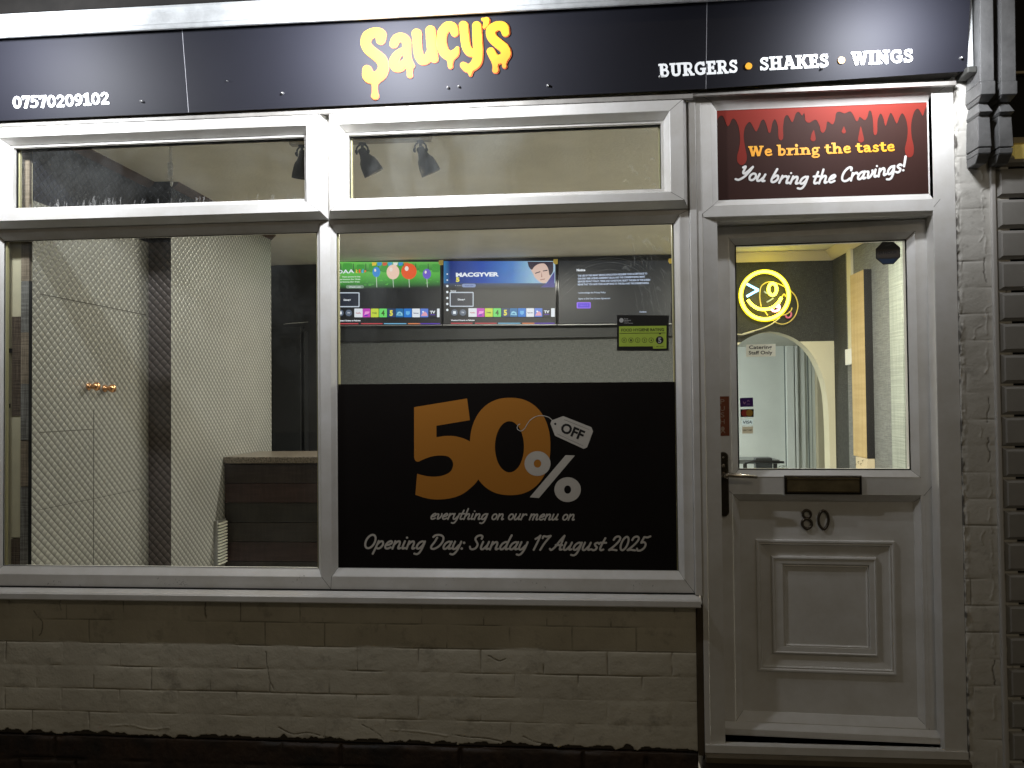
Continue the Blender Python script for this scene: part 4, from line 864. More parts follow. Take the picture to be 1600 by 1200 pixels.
mb = MB(); relief(mb, PP, lettering('everything on our menu on', SCR, [(671, 811.5), (897, 813)], 17, shear=.30, sw=.13), .4, off=.0006); tag(mb.build('poster_lettering', DW, pst, auto=False), 'small script line')
mb = MB(); relief(mb, PP, lettering('Opening Day: Sunday 17 August 2025', SCR, [(565, 857.5), (1008, 861)], 23, shear=.30, sw=.125), .45, off=.0006); tag(mb.build('poster_lettering', DW, pst, auto=False), 'large script line giving the opening date')
# food hygiene sticker
st = thing('hygiene_rating_sticker', 'black and green food hygiene rating sticker showing 5 on the right pane', 'sticker', (.25, .043, ZC+.1))
SP = YP(.0445); zs = Zo(860, 390, .1417)
mb = MB(); thickpoly(mb, SP, [zs(735, 722), zs(1306, 725), zs(1304, 1118), zs(733, 1116)], 0, .0006); mb.build('sticker_sheet', mat('sticker_black', (.012, .012, .012), .45), st)
GRN = mat('sticker_green', (.42, .56, .07), .5, emit=(.30, .42, .05), estr=.02)
mb = MB(); ppoly(mb, SP, [zs(757, 846), zs(1280, 840), zs(1279, 1090), zs(1132, 1092), zs(1130, 1066), zs(757, 1068)], .0010); mb.build('rating_panel', GRN, st, auto=False)
mb = MB(); sans(mb, SP, 'FOOD HYGIENE RATING', zs(783, 903), zs(1252, 897), 33*.1417, off=.0014, bold=.012)
relief(mb, SP, [('p', [zs(760, 921), zs(1270, 916), zs(1270, 921), zs(760, 926)])], .3, off=.0014)
ppoly(mb, SP, [zs(1195, 920), zs(1222, 920), zs(1208, 940)], .0016)
for k, cx in enumerate((813, 888, 962, 1037, 1111)):
    q = zs(cx, 999); relief(mb, SP, [('p', ellipse(q[0], q[1], 3.9, 4.0, 24))], .35, off=.0014, subtract=[('e', q[0], q[1], 3.35, 3.45)])
    sans(mb, SP, str(k), (q[0]-1.2, q[1]+1.7), (q[0]+1.2, q[1]+1.7), 3.3, off=.0014, bold=.01)
q = zs(1205, 998); relief(mb, SP, [('p', ellipse(q[0], q[1], 6.0, 6.1, 30))], .4, off=.0014)
sans(mb, SP, 'VERY GOOD', zs(1165, 1074), zs(1250, 1073), 1.3, off=.0014, bold=.02)
mb.build('rating_lettering', DK, st, auto=False)
mb = MB(); sans(mb, SP, '5', (q[0]-2.6, q[1]+4.1), (q[0]+2.6, q[1]+4.1), 8.2, off=.0018, bold=.03)
mb.build('rating_number', mat('sticker_grey', (.5, .5, .5), .5), st, auto=False); mb = MB()
q = zs(783, 780); relief(mb, SP, [('p', ellipse(q[0], q[1], 3.4, 3.5, 24))], .35, off=.0010)
for k, (t, wd) in enumerate((('Food', 40), ('Standards', 72), ('Agency', 50))): sans(mb, SP, t, zs(814, 768+k*17), zs(814+wd, 768+k*17), 1.7, off=.0010, bold=.02)
sans(mb, SP, 'food.gov.uk/ratings', zs(812, 815), zs(910, 815), 1.1, off=.0010, bold=.02)
mb.build('sticker_lettering', mat('sticker_grey', (.5, .5, .5), .5), st, auto=False)
# door stickers
GP = YP(.0855)
t = thing('alarm_sticker', 'dark octagonal 24 hour sticker at the top corner of the door glass', 'sticker', (1.17, .043, ZC+.55)); zo = Zo(1360, 365, .04584)
mb = MB(); oc = [(430, 265), (800, 265), (1028, 470), (1032, 790), (800, 1030), (450, 1045), (210, 835), (200, 510)]; thickpoly(mb, GP, [zo(*p) for p in oc], 0, .0005); mb.build('sticker_sheet', mat('sticker_black', (0, 0, 0), .4), t)
mb = MB(); ppoly(mb, GP, [zo(250, 520), zo(1000, 500), zo(1000, 800), zo(250, 820)], .0008); mb.build('sticker_band', mat('sticker_brown_band', (.035, .026, .02), .5), t, auto=False)
mb = MB(); ppoly(mb, GP, [zo(290, 850), zo(940, 845), zo(800, 1005), zo(460, 1015)], .0008); mb.build('sticker_band', mat('sticker_blue_band', (.006, .02, .05), .5), t, auto=False)
mb = MB(); sans(mb, GP, '24 HOUR', zo(290, 690), zo(930, 670), 4.6, off=.0011, bold=.03); mb.build('sticker_lettering', DK, t, auto=False)
mb = MB(); relief(mb, GP, chain([zo(520, 410, 18), zo(620, 385, 30), zo(700, 350, 26)], 4), .4, off=.0011); mb.build('sticker_emblem', mat('sticker_grey_mark', (.03, .03, .03), .5), t, auto=False)
PURP = mat('card_purple', (.08, .02, .22), .4)
t = thing('card_sticker', 'purple payment card sticker, the top one on the door glass', 'sticker', (.66, .043, ZC), 'payment card stickers')
mb = MB(); zc = Zo(1150, 610, .0667); thickpoly(mb, GP, [zc(125, 178), zc(432, 165), zc(438, 382), zc(135, 390)], 0, .0004); mb.build('card_sheet', PURP, t)
mb = MB(); relief(mb, GP, chain([zc(205, 270, 9), zc(232, 312, 13), zc(258, 275, 9)], 3), .3, off=.0006)
relief(mb, GP, chain([zc(295, 262, 6), zc(322, 235, 10), zc(348, 262, 6)], 3), .3, off=.0006); sans(mb, GP, 'pay', zc(288, 328), zc(366, 325), 1.6, off=.0006, bold=.02)
mb.build('card_mark', mat('card_lilac', (.6, .3, .6), .4), t, auto=False)
t = thing('card_sticker', 'black payment card sticker with overlapping red and yellow discs on the door glass', 'sticker', (.66, .043, ZC), 'payment card stickers')
mb = MB(); thickpoly(mb, GP, [zc(135, 446), zc(450, 438), zc(450, 625), zc(140, 632)], 0, .0004); mb.build('card_sheet', mat('card_black', (.01, .012, .01), .4), t)
mb = MB(); q = zc(240, 535); relief(mb, GP, [('p', ellipse(q[0], q[1], 5.4, 5.5, 28))], .3, off=.0006); mb.build('card_disc', mat('card_red', (.55, .06, .05), .4), t, auto=False)
mb = MB(); q = zc(350, 532); relief(mb, GP, [('p', ellipse(q[0], q[1], 5.3, 5.5, 28))], .3, off=.0009); mb.build('card_disc', mat('card_yellow', (.65, .36, .06), .4), t, auto=False)
t = thing('card_sticker', 'pale payment card sticker reading VISA on the door glass', 'sticker', (.66, .043, ZC), 'payment card stickers')
mb = MB(); thickpoly(mb, GP, [zc(175, 690), zc(432, 684), zc(434, 806), zc(178, 812)], 0, .0004); mb.build('card_sheet', mat('card_pale', (.62, .70, .67), .4, emit=(.62, .75, .7), estr=.5), t)  # light from behind put in as emission on the pale card
mb = MB(); sans(mb, GP, 'VISA', zc(200, 786), zc(410, 780), 4.8, off=.0006, bold=.02, shear=.15); mb.build('card_lettering', mat('card_navy', (.01, .03, .10), .4), t, auto=False)
t = thing('card_sticker', 'beige payment card sticker, the lowest one on the door glass', 'sticker', (.66, .043, ZC), 'payment card stickers')
mb = MB(); thickpoly(mb, GP, [zc(180, 860), zc(434, 853), zc(434, 1017), zc(182, 1020)], 0, .0004); mb.build('card_sheet', mat('card_beige', (.50, .45, .32), .4, emit=(.5, .45, .3), estr=.35), t)  # emission on the beige card stands for light coming through
mb = MB(); sans(mb, GP, 'DIRECT DEBIT', zc(195, 960), zc(420, 955), 2.3, off=.0006, bold=.02); mb.build('card_lettering', mat('card_brown', (.08, .06, .03), .4), t, auto=False)
t = thing('push_sticker', 'orange brown push sticker with stacked letters on the door stile', 'sticker', (.58, .02, ZC)); SPu = YP(YD)
zu = Zo(1110, 610, .0667)
mb = MB(); thickpoly(mb, SPu, [zu(190, 140), zu(478, 137), zu(488, 1075), zu(205, 1080)], .0, .0006); mb.build('sticker_sheet', mat('push_orange', (.22, .055, .02), .45), t)
mb = MB()
for c, y, x0, x1 in (('P', 320, 272, 372), ('U', 480, 268, 378), ('S', 635, 276, 370), ('H', 795, 272, 374)): sans(mb, SPu, c, zu(x0, y), zu(x1, y-2), 8, off=.0009, bold=.0)
q = zu(330, 905); relief(mb, SPu, [('p', ellipse(q[0], q[1], 3, 3.4, 20))], .35, off=.0009); relief(mb, SPu, chain([zu(290, 1000, 9), zu(330, 950, 12), zu(380, 1000, 9)], 3), .35, off=.0009)
mb.build('push_lettering', mat('push_letter', (.42, .30, .22), .5), t, auto=False)

# ================================================================ shop interior
def YX(px, py, X): return X/ray(px, py).x-3
def YZ(px, py, Z): return Z/ray(px, py).z-3
FLR = -1.45; CEI = 1.20; XL = -2.292; XL2 = -2.165; YB = 3.5; XR = 2.12
def fabric(name, c1, c2, sx, sz, rough=.8, spec=.3, bump=.4):
    m, t, b = nt(name); N = t.nodes; L = t.links
    tc = N.new('ShaderNodeTexCoord'); mp = N.new('ShaderNodeMapping'); mp.inputs['Scale'].default_value = (sx, sx, sz); L.new(tc.outputs['Object'], mp.inputs[0])
    n = N.new('ShaderNodeTexNoise'); n.inputs['Scale'].default_value = 1; n.inputs['Detail'].default_value = 3; L.new(mp.outputs[0], n.inputs['Vector'])
    mp2 = N.new('ShaderNodeMapping'); mp2.inputs['Scale'].default_value = (sz, sz, sx); L.new(tc.outputs['Object'], mp2.inputs[0])
    n2 = N.new('ShaderNodeTexNoise'); n2.inputs['Scale'].default_value = 1; n2.inputs['Detail'].default_value = 3; L.new(mp2.outputs[0], n2.inputs['Vector'])
    a = N.new('ShaderNodeMath'); a.operation = 'ADD'; L.new(n.outputs['Fac'], a.inputs[0]); L.new(n2.outputs['Fac'], a.inputs[1])
    cr = N.new('ShaderNodeValToRGB'); E = cr.color_ramp.elements; E[0].position = .42; E[0].color = (*c2, 1); E[1].position = .60; E[1].color = (*c1, 1)
    h = N.new('ShaderNodeMath'); h.operation = 'MULTIPLY'; h.inputs[1].default_value = .5; L.new(a.outputs[0], h.inputs[0]); L.new(h.outputs[0], cr.inputs[0]); L.new(cr.outputs[0], b.inputs['Base Color'])
    b.inputs['Roughness'].default_value = rough; b.inputs['Specular IOR Level'].default_value = spec
    bp = N.new('ShaderNodeBump'); bp.inputs['Strength'].default_value = bump; bp.inputs['Distance'].default_value = .004; L.new(h.outputs[0], bp.inputs['Height']); L.new(bp.outputs[0], b.inputs['Normal'])
    return m
def scales(name, c1, c2, p=.042, q=.038, depth=.009, rough=.42, metal=.3):
    """wallpaper embossed with rows of tilted diamond scales"""
    m, t, b = nt(name); N = t.nodes; L = t.links
    def M(op, a, b_=None, c=None):
        n = N.new('ShaderNodeMath'); n.operation = op
        for i, v in enumerate((a, b_, c)):
            if v is None: continue
            if isinstance(v, (int, float)): n.inputs[i].default_value = v
            else: L.new(v, n.inputs[i])
        return n.outputs[0]
    ge = N.new('ShaderNodeNewGeometry'); sp = N.new('ShaderNodeSeparateXYZ'); L.new(ge.outputs['Position'], sp.inputs[0])
    u = M('DIVIDE', M('ADD', sp.outputs['X'], sp.outputs['Y']), p); v = M('DIVIDE', sp.outputs['Z'], q)
    fa = M('FRACT', M('ADD', u, v)); fb = M('FRACT', M('SUBTRACT', M('ADD', u, 100), v))
    tilt = M('MULTIPLY', M('ADD', fa, M('SUBTRACT', 1, fb)), .5)        # rises towards the top of each diamond
    edge = M('MINIMUM', M('MINIMUM', fa, M('SUBTRACT', 1, fa)), M('MINIMUM', fb, M('SUBTRACT', 1, fb)))
    em = N.new('ShaderNodeMapRange'); em.inputs[1].default_value = 0; em.inputs[2].default_value = .16; L.new(edge, em.inputs[0])
    hgt = M('MULTIPLY', M('MULTIPLY', fa, M('SUBTRACT', 1, fb)), M('ADD', .6, M('MULTIPLY', em.outputs[0], .4)))
    bp = N.new('ShaderNodeBump'); bp.inputs['Strength'].default_value = 1; bp.inputs['Distance'].default_value = depth; L.new(hgt, bp.inputs['Height']); L.new(bp.outputs[0], b.inputs['Normal'])
    cr = N.new('ShaderNodeValToRGB'); E = cr.color_ramp.elements; E[0].position = .15; E[0].color = (*c2, 1); E[1].position = .8; E[1].color = (*c1, 1)
    n = N.new('ShaderNodeTexNoise'); n.inputs['Scale'].default_value = 2.5; n.inputs['Detail'].default_value = 5; L.new(ge.outputs['Position'], n.inputs['Vector'])
    L.new(M('MULTIPLY', M('ADD', .12, M('MULTIPLY', M('MULTIPLY', fa, M('ADD', .3, M('MULTIPLY', M('SUBTRACT', 1, fb), .7))), 1.25)), M('ADD', .65, M('MULTIPLY', n.outputs['Fac'], .6))), cr.inputs[0]); L.new(cr.outputs[0], b.inputs['Base Color'])  # pale highlight and dark shading of each scale put into the colour
    b.inputs['Roughness'].default_value = rough; b.inputs['Metallic'].default_value = metal
    return m
SCL = scales('embossed_scale_wallpaper', (.50, .495, .45), (.15, .147, .133), depth=.0065)
SCN = scales('navy_shade_wallpaper', (.045, .048, .072), (.014, .015, .024), rough=.5)  # scale paper darkened to navy to paint its shade
SCD = scales('shaded_scale_wallpaper', (.15, .125, .12), (.035, .028, .026), p=.043, q=.046)  # same paper in a darker tone, shade put into the colour
WEAVE = fabric('grey_woven_wallpaper', (.120, .126, .122), (.068, .071, .069), 420, 26)
WEAVED = fabric('charcoal_woven_wallpaper', (.066, .068, .060), (.032, .033, .030), 360, 22)
WEAVEG = fabric('silver_woven_wallpaper', (.26, .27, .26), (.15, .155, .15), 300, 14)
LINED = fabric('pale_lined_wallpaper', (.40, .43, .38), (.29, .315, .28), 160, 3, bump=.8)
CEIL = mat('ceiling_emulsion', (.88, .84, .72), .9, noise=.15, nscale=2.2, bump=.15, bscale=60)
CREAM = mat('cream_wall_paint', (.72, .68, .50), .7, noise=.06, nscale=4)
WOODB = mat('stained_coving', (.10, .05, .03), .6, noise=.3, nscale=20)
def struct(name, mb, m, label, auto=True):
    o = mb.build(name, m, None, auto); tag(o, label, kind='structure'); return o
mb = MB(); mb.quad((-3.4, .07, FLR+ZC), (2.9, .07, FLR+ZC), (2.9, YB, FLR+ZC), (-3.4, YB, FLR+ZC)); struct('interior_floor', mb, mat('grey_vinyl_floor', (.48, .46, .42), .4, noise=.3), 'grey vinyl floor inside the shop')
mb = MB(); mb.quad((-3.4, .07, CEI+ZC), (2.9, .07, CEI+ZC), (2.9, YB+.1, CEI+ZC), (-3.4, YB+.1, CEI+ZC)); mb.box(-3.4, 2.9, .071, YB+.1, CEI+.003, CEI+.1); struct('ceiling', mb, CEIL, 'beige shop ceiling')
YS = YX(232, 500, XL); YC = YX(424, 560, XL2)
ZN = .87; ZM = .97; YN = 1.22  # limits of the shade painted as a dark band on the left wall
mb = MB(); mb.quad((XL, .07, ZN+ZC), (XL, YS, ZN+ZC), (XL, YS, CEI+ZC), (XL, .07, CEI+ZC)); mb.quad((XL, YS, ZN+ZC), (XL2, YS, ZN+ZC), (XL2, YS, CEI+ZC), (XL, YS, CEI+ZC)); mb.quad((XL2, YS, ZM+ZC), (XL2, YN, ZM+ZC), (XL2, YN, CEI+ZC), (XL2, YS, CEI+ZC)); struct('interior_wall', mb, SCN, 'top of the left shop wall, its shade painted dark navy', False)
mb = MB(); mb.quad((XL, .07, FLR+ZC), (XL, YS, FLR+ZC), (XL, YS, ZN+ZC), (XL, .07, ZN+ZC)); struct('interior_wall', mb, SCL, 'left shop wall papered in pale embossed scales nearest the window', False)
mb = MB(); mb.quad((XL, YS, FLR+ZC), (XL2, YS, FLR+ZC), (XL2, YS, ZN+ZC), (XL, YS, ZN+ZC)); struct('interior_wall', mb, SCD, 'narrow embossed return of the left shop wall, its shade painted dark', False)
mb = MB(); mb.quad((XL2, YS, FLR+ZC), (XL2, YN, FLR+ZC), (XL2, YN, ZM+ZC), (XL2, YS, ZM+ZC)); mb.quad((XL2, YN, FLR+ZC), (XL2, YC, FLR+ZC), (XL2, YC, CEI+ZC), (XL2, YN, CEI+ZC)); mb.quad((XL2, YC, FLR+ZC), (-3.4, YC, FLR+ZC), (-3.4, YC, CEI+ZC), (XL2, YC, CEI+ZC)); struct('interior_wall', mb, SCL, 'pale embossed left shop wall running back to the dark corner', False)
# brown timber coving along the left wall
cv = MB()
def coving(mb, x, ya, yb, s=.035):
    mb.add([(x, ya, CEI+ZC), (x+s, ya, CEI+ZC), (x+s, ya, CEI-.006+ZC), (x+.006, ya, CEI-s+ZC), (x, ya, CEI-s+ZC), (x, yb, CEI+ZC), (x+s, yb, CEI+ZC), (x+s, yb, CEI-.006+ZC), (x+.006, yb, CEI-s+ZC), (x, yb, CEI-s+ZC)],
           [(0, 1, 2, 3, 4), (9, 8, 7, 6, 5), (1, 6, 7, 2), (2, 7, 8, 3), (3, 8, 9, 4), (0, 5, 6, 1)])
coving(cv, XL+.0005, .08, YS-.002); coving(cv, XL2+.0005, YS+.012, YC)
o = cv.build('coving', WOODB); tag(o, 'brown timber coving where the left wall meets the ceiling', 'coving')
# cupboard doors papered over in the left wall, with knobs
cb = thing('wall_cupboard', 'papered-over cupboard doors with copper knobs in the left wall', 'cupboard', (XL, .6, ZC-.4))
mb = MB(); ya, yb, ym = YX(62, 600, XL), YX(229, 600, XL), YX(146, 760, XL)
zt = U(200, 487, YX(200, 487, XL)).z-ZC
for (y0, y1, z0, z1) in ((ya, yb, zt, zt+.004), (ym-.002, ym+.002, FLR, zt-.5), (ya, ym, -.12, -.117), (ya, yb-.05, -.45, -.448)): mb.box(XL, XL+.0012, y0, y1, z0, z1)
mb.build('door_gap', mat('shadow_gap', (.09, .085, .075), .9), cb)
COP = mat('copper_knob', (.72, .38, .18), .25, metal=.9)
for (px, py) in ((138, 604), (163, 607)):
    q = Vector((XL, YX(px, py, XL), U(px, py, YX(px, py, XL)).z)); mb = MB(); mb.lathe(q, (1, 0, 0), [(0, .017), (.006, .018), (.012, .012), (.022, .009), (.028, .016), (.038, .021), (.05, .019), (.056, .009), (.057, 0)], 18); mb.build('knob', COP, cb)
# decorative strips on the wall beside the window
YRV = .095; x_ = [U(p, 600, YRV).x for p in (-4, 19, 33, 46, 53)]
sm = thing('timber_effect_panel', 'narrow panel of cream and weathered plank strips beside the left window edge', 'wall panel', (-2.35, YRV, ZC))
mb = MB(); mb.box(-2.62, x_[3], YRV+.013, YRV+.03, FLR, CEI-.001); mb.build('backing', mat('cream_panel', (.82, .75, .54), .6, noise=.12), sm)
pal = {'cream': mat('cream_panel', (.82, .75, .54), .6), 'brown': fabric('brown_plank', (.20, .15, .11), (.07, .05, .04), 10, 240), 'grey': fabric('grey_plank', (.34, .33, .31), (.16, .15, .14), 10, 200), 'tan': fabric('tan_plank', (.42, .34, .26), (.24, .19, .14), 10, 200)}
for (c, a, b, p0, p1) in (('cream', x_[0], x_[1], 200, 900), ('cream', x_[1], x_[2], 200, 495), ('brown', x_[1], x_[2], 495, 650), ('cream', x_[1], x_[2], 650, 840), ('brown', x_[1], x_[2], 842, 900), ('tan', x_[2], x_[3], 200, 440), ('grey', x_[2], x_[3], 440, 520), ('tan', x_[2], x_[3], 520, 600), ('grey', x_[2], x_[3], 600, 688), ('tan', x_[2], x_[3], 689, 760), ('grey', x_[2], x_[3], 761, 900)):
    mb = MB(); zb = U(25, p1, YRV).z-ZC; ztp = U(25, p0, YRV).z-ZC; mb.box(a+.0006, b-.0006, YRV-(.003 if c != 'cream' else 0), YRV+.0125, zb+.001, min(ztp, CEI-.04)); mb.build('strip', pal[c], sm)
mb = MB(); mb.box(x_[3]+.0005, x_[4], YRV-.006, YRV+.03, U(50, 900, .1).z-ZC, U(50, 440, .1).z-ZC); mb.build('edge_profile', BLACKM, sm)
for px, py in ((17, 548), (14, 634)):
    q = U(px, py, YRV); mb = MB(); mb.box(q.x-.007, q.x+.009, YRV-.016, YRV-.003, q.z-ZC-.009, q.z-ZC+.009); mb.build('clip', BLACKM, sm)
# back wall with the arch
arch = [(1297, 760), (1296, 690), (1294, 640), (1290, 605), (1281, 577), (1266, 550), (1245, 531), (1222, 521), (1203, 518)]
ap = [(U(x, y, YB).x, U(x, y, YB).z-ZC) for x, y in arch]; xc = ap[-1][0]
ap[0] = (ap[1][0]+.002, FLR); ap = [ap[0]]+[tuple(p) for p in catmull(ap[1:], 4)]
full = ap + [(2*xc-x, zz) for x, zz in reversed(ap[:-1])]        # right foot, over the top, left foot
zcr = U(1290, 533, YB).z-ZC
def wallpart(mb, pts, mi=0): mb.add([(x, YB, zz+ZC) for x, zz in pts], [tuple(range(len(pts)))], mi)
XW = U(1075, 500, YB).x                     # where the woven TV wall gives way to the arch wall
mb = MB(); wallpart(mb, [(-2.03, FLR), (XW, FLR), (XW, CEI), (-2.03, CEI)]); struct('interior_wall', mb, WEAVE, 'grey woven back wall below the screens', False)
mb = MB()
up = [p for p in full if p[1] > zcr]        # upper part of the arch curve, right to left
# split: charcoal paper above zcr, cream below on both sides
def icross(a, b): t = (zcr-a[1])/(b[1]-a[1]); return (a[0]+(b[0]-a[0])*t, zcr)
k0 = next(i for i in range(len(full)) if full[i][1] > zcr); k1 = max(i for i in range(len(full)) if full[i][1] > zcr)
a0 = icross(full[k0-1], full[k0]); a1 = icross(full[k1], full[k1+1])
wallpart(mb, [(XW, zcr), (XW, CEI), (XR+.3, CEI), (XR+.3, zcr), a0]+full[k0:k1+1]+[a1]); struct('interior_wall', mb, WEAVED, 'charcoal woven wall above the arch', False)
mb = MB(); wallpart(mb, [(XR+.3, FLR), full[0]][:1]+[(XR+.3, zcr), a0]+list(reversed(full[:k0]))); wallpart(mb, [(XW, FLR), (XW, zcr), a1]+full[k1+1:])
k = len(full)
mb.add([(x, YB, zz+ZC) for x, zz in full]+[(x, YB+.13, zz+ZC) for x, zz in full], [(i, i+1, i+1+k, i+k) for i in range(k-1)])
struct('interior_wall', mb, CREAM, 'cream wall and thick rounded arch into the kitchen', False)
mb = MB(); mb.quad((-3.4, YB, FLR+ZC), (-2.03, YB, FLR+ZC), (-2.03, YB, CEI+ZC), (-3.4, YB, CEI+ZC)); struct('interior_wall', mb, mat('black_back_wall', (.018, .018, .018), .5, noise=.4), 'black wall in the far left corner', False)
mb = MB(); xb = U(497, 450, YB).x; mb.box(U(494.5, 450, YB-.02).x, xb+.05, YB-.02, YB-.001, U(497, 505, YB).z-ZC, CEI-.03); o = mb.build('door_casing', CREAM); tag(o, 'cream vertical strip at the edge of the black back wall', 'trim')
mb = MB(); q = rpx(425, 470, 512, 730, YB-.1); mb.box(q[0], q[1], YB-.10, YB-.002, FLR, q[3], ch=.004); fr = thing('fridge', 'tall black fridge with pale top edge in the dark corner behind the counter', 'fridge', ((q[0]+q[1])/2, YB-.05, ZC+FLR)); mb.build('cabinet', mat('black_satin', (.02, .021, .022), .3), fr)
mb = MB(); relief(mb, YP(YB-.103), chain([(443, 506.5, .25), (455, 505, .5), (463, 504.5, .6), (481, 503, .3)], 4), .35, thick=.004); mb.build('top_edge', mat('pale_edge', (.35, .35, .32), .5), fr, auto=False)
mb = MB(); mb.box(q[1]+.02, U(476, 600, YB-.1).x, YB-.09, YB-.002, FLR, q[3]-.03, ch=.003); mb.build('side_panel', mat('black_satin', (.02, .021, .022), .3), fr)
# right wall bands
yr = [YX(p, 600, XR) for p in (1310.5, 1325, 1395.5, 1416)]
mb = MB(); mb.quad((XR, YB, FLR+ZC), (XR, yr[1], FLR+ZC), (XR, yr[1], CEI+ZC), (XR, YB, CEI+ZC)); struct('interior_wall', mb, WEAVED, 'charcoal woven right wall by the back corner', False)
mb = MB(); mb.quad((XR, yr[1], FLR+ZC), (XR, yr[2], FLR+ZC), (XR, yr[2], CEI+ZC), (XR, yr[1], CEI+ZC)); struct('interior_wall', mb, WEAVEG, 'silver grey right wall behind the wooden board', False)
mb = MB(); mb.quad((XR, yr[2], FLR+ZC), (XR, .07, FLR+ZC), (XR, .07, CEI+ZC), (XR, yr[2], CEI+ZC)); struct('interior_wall', mb, WEAVEG, 'silver grey right wall nearest the door', False)
mb = MB(); mb.box(XR-.015, XR-.001, yr[3], yr[2], FLR, CEI-.001); o = mb.build('wall_panel', LINED); tag(o, 'pale finely lined strip on the right wall seen through the door', 'wall panel')
cd = thing('cable_trunking', 'cream cable trunking with a small junction box on the right wall', 'trunking', (XR, 2.9, ZC))
ya, yb = YX(1324.5, 500, XR-.02), YX(1331, 500, XR-.02)
mb = MB(); mb.box(XR-.02, XR-.001, yb, ya, U(1328, 552, (ya+yb)/2).z-ZC, CEI-.002); mb.build('trunking', CREAM, cd)
mb = MB(); mb.box(XR-.035, XR-.001, yb-.02, ya+.03, U(1328, 570, (ya+yb)/2).z-ZC, U(1328, 545, (ya+yb)/2).z-ZC-.001, ch=.003); mb.build('junction_box', mat('white_plastic', (.8, .8, .75), .4), cd)
# wooden board with black edge
ybd = YX(1365.5, 600, XR); xbd = ray(1353, 600).x*(ybd+3); yfar = YX(1331.5, 600, xbd)
bd = thing('menu_board', 'deep wooden board with a black front edge fixed to the right wall', 'board', (XR, ybd, ZC))
z1b = U(1353, 421, ybd).z-ZC; z0b = U(1353, 716, ybd).z-ZC
mb = MB(); mb.box(xbd, XR-.002, ybd+.003, yfar, z0b, z1b); mb.build('board', fabric('pale_wood_board', (.62, .47, .24), (.54, .40, .19), 30, 2, bump=.1), bd)
mb = MB(); mb.box(xbd-.001, XR-.003, ybd, ybd+.003, z0b-.002, z1b+.002); mb.build('edge', BLACKM, bd)
cbx = thing('cardboard_box', 'small pale printed cardboard box under the wooden board', 'box', (XR-.05, ybd, ZC+z0b-.2))
z0c = z0b-.115; mb = MB(); mb.box(xbd-.002, XR-.003, ybd+.002, yfar-.05, z0c, z0b-.004, ch=.002); mb.build('carton', mat('pale_carton', (.66, .56, .38), .7, noise=.06), cbx)
CP = XP(xbd-.002, -1); mb = MB()
for (x, y) in ((1337, 726), (1341, 722), (1345, 725), (1348, 720)): relief(mb, CP, [('c', (x-1, y), .5, (x+1, y-1), .5), ('c', (x, y+1), .4, (x+.3, y+2), .4)], .35, off=.0008)
mb.build('printed_mark', mat('carton_print', (.12, .09, .05), .7), cbx, auto=False)
sh = MB(); sh.box(XR-.15, XR-.001, ybd-.01, yfar, z0c-.02, z0c-.001); o = sh.build('wall_shelf', CREAM); tag(o, 'cream shelf carrying the small cardboard box', 'shelf')
# back coving in the door view
mb = MB(); mb.add([(XW, YB-.002, CEI-.075+ZC), (XW, YB-.012, CEI-.075+ZC), (XW, YB-.08, CEI-.004+ZC), (XW, YB-.002, CEI-.002+ZC), (XR-.01, YB-.002, CEI-.075+ZC), (XR-.01, YB-.012, CEI-.075+ZC), (XR-.08, YB-.08, CEI-.004+ZC), (XR-.01, YB-.002, CEI-.002+ZC)],
   [(0, 1, 5, 4), (1, 2, 6, 5), (2, 3, 7, 6), (0, 3, 2, 1)])
mb.add([(XR-.002, YB-.01, CEI-.075+ZC), (XR-.012, YB-.012, CEI-.075+ZC), (XR-.08, YB-.08, CEI-.004+ZC), (XR-.002, .1, CEI-.075+ZC), (XR-.012, .1, CEI-.075+ZC), (XR-.08, .1, CEI-.004+ZC)], [(0, 1, 4, 3), (1, 2, 5, 4)], 0)
o = mb.build('coving', [mat('cream_coving', (.70, .62, .45), .6), WOODB]); tag(o, 'cream coving above the charcoal wall seen through the door', 'coving')
# kitchen
KF = YB+.13; KB = 6.2; KC = U(1200, 541, KB).z-ZC
mb = MB(); mb.quad((.3, KF, KC+ZC), (3.2, KF, KC+ZC), (3.2, KB, KC+ZC), (.3, KB, KC+ZC)); struct('kitchen_ceiling', mb, mat('kitchen_ceiling_paint', (.62, .62, .55), .8, noise=.08), 'pale grey kitchen ceiling beyond the arch')
mb = MB(); mb.quad((.3, KF, FLR+ZC), (3.2, KF, FLR+ZC), (3.2, KB, FLR+ZC), (.3, KB, FLR+ZC)); struct('kitchen_floor', mb, mat('kitchen_floor_vinyl', (.3, .3, .28), .4), 'kitchen floor beyond the arch')
PANEL = mat('white_wall_panel', (.72, .76, .73), .35, noise=.06, nscale=3)
mb = MB(); mb.quad((.3, KB, FLR+ZC), (3.2, KB, FLR+ZC), (3.2, KB, KC+ZC), (.3, KB, KC+ZC)); mb.quad((.3, KF, FLR+ZC), (.3, KB, FLR+ZC), (.3, KB, KC+ZC), (.3, KF, KC+ZC)); 
mb.quad((.3, KF, FLR+ZC), (full[-1][0], KF, FLR+ZC), (full[-1][0], KF, KC+ZC), (.3, KF, KC+ZC)); mb.quad((full[0][0], KF, FLR+ZC), (3.2, KF, FLR+ZC), (3.2, KF, KC+ZC), (full[0][0], KF, KC+ZC))
struct('kitchen_wall', mb, PANEL, 'pale green-white panelled kitchen wall beyond the arch', False)
xs = U(1277, 600, KB-.1).x
mb = MB(); mb.box(xs, 3.2, KB-.1, KB-.01, FLR, KC-.001); struct('kitchen_wall', mb, mat('beige_side_wall', (.62, .56, .40), .6), 'beige side wall on the right of the kitchen')
mb = MB()
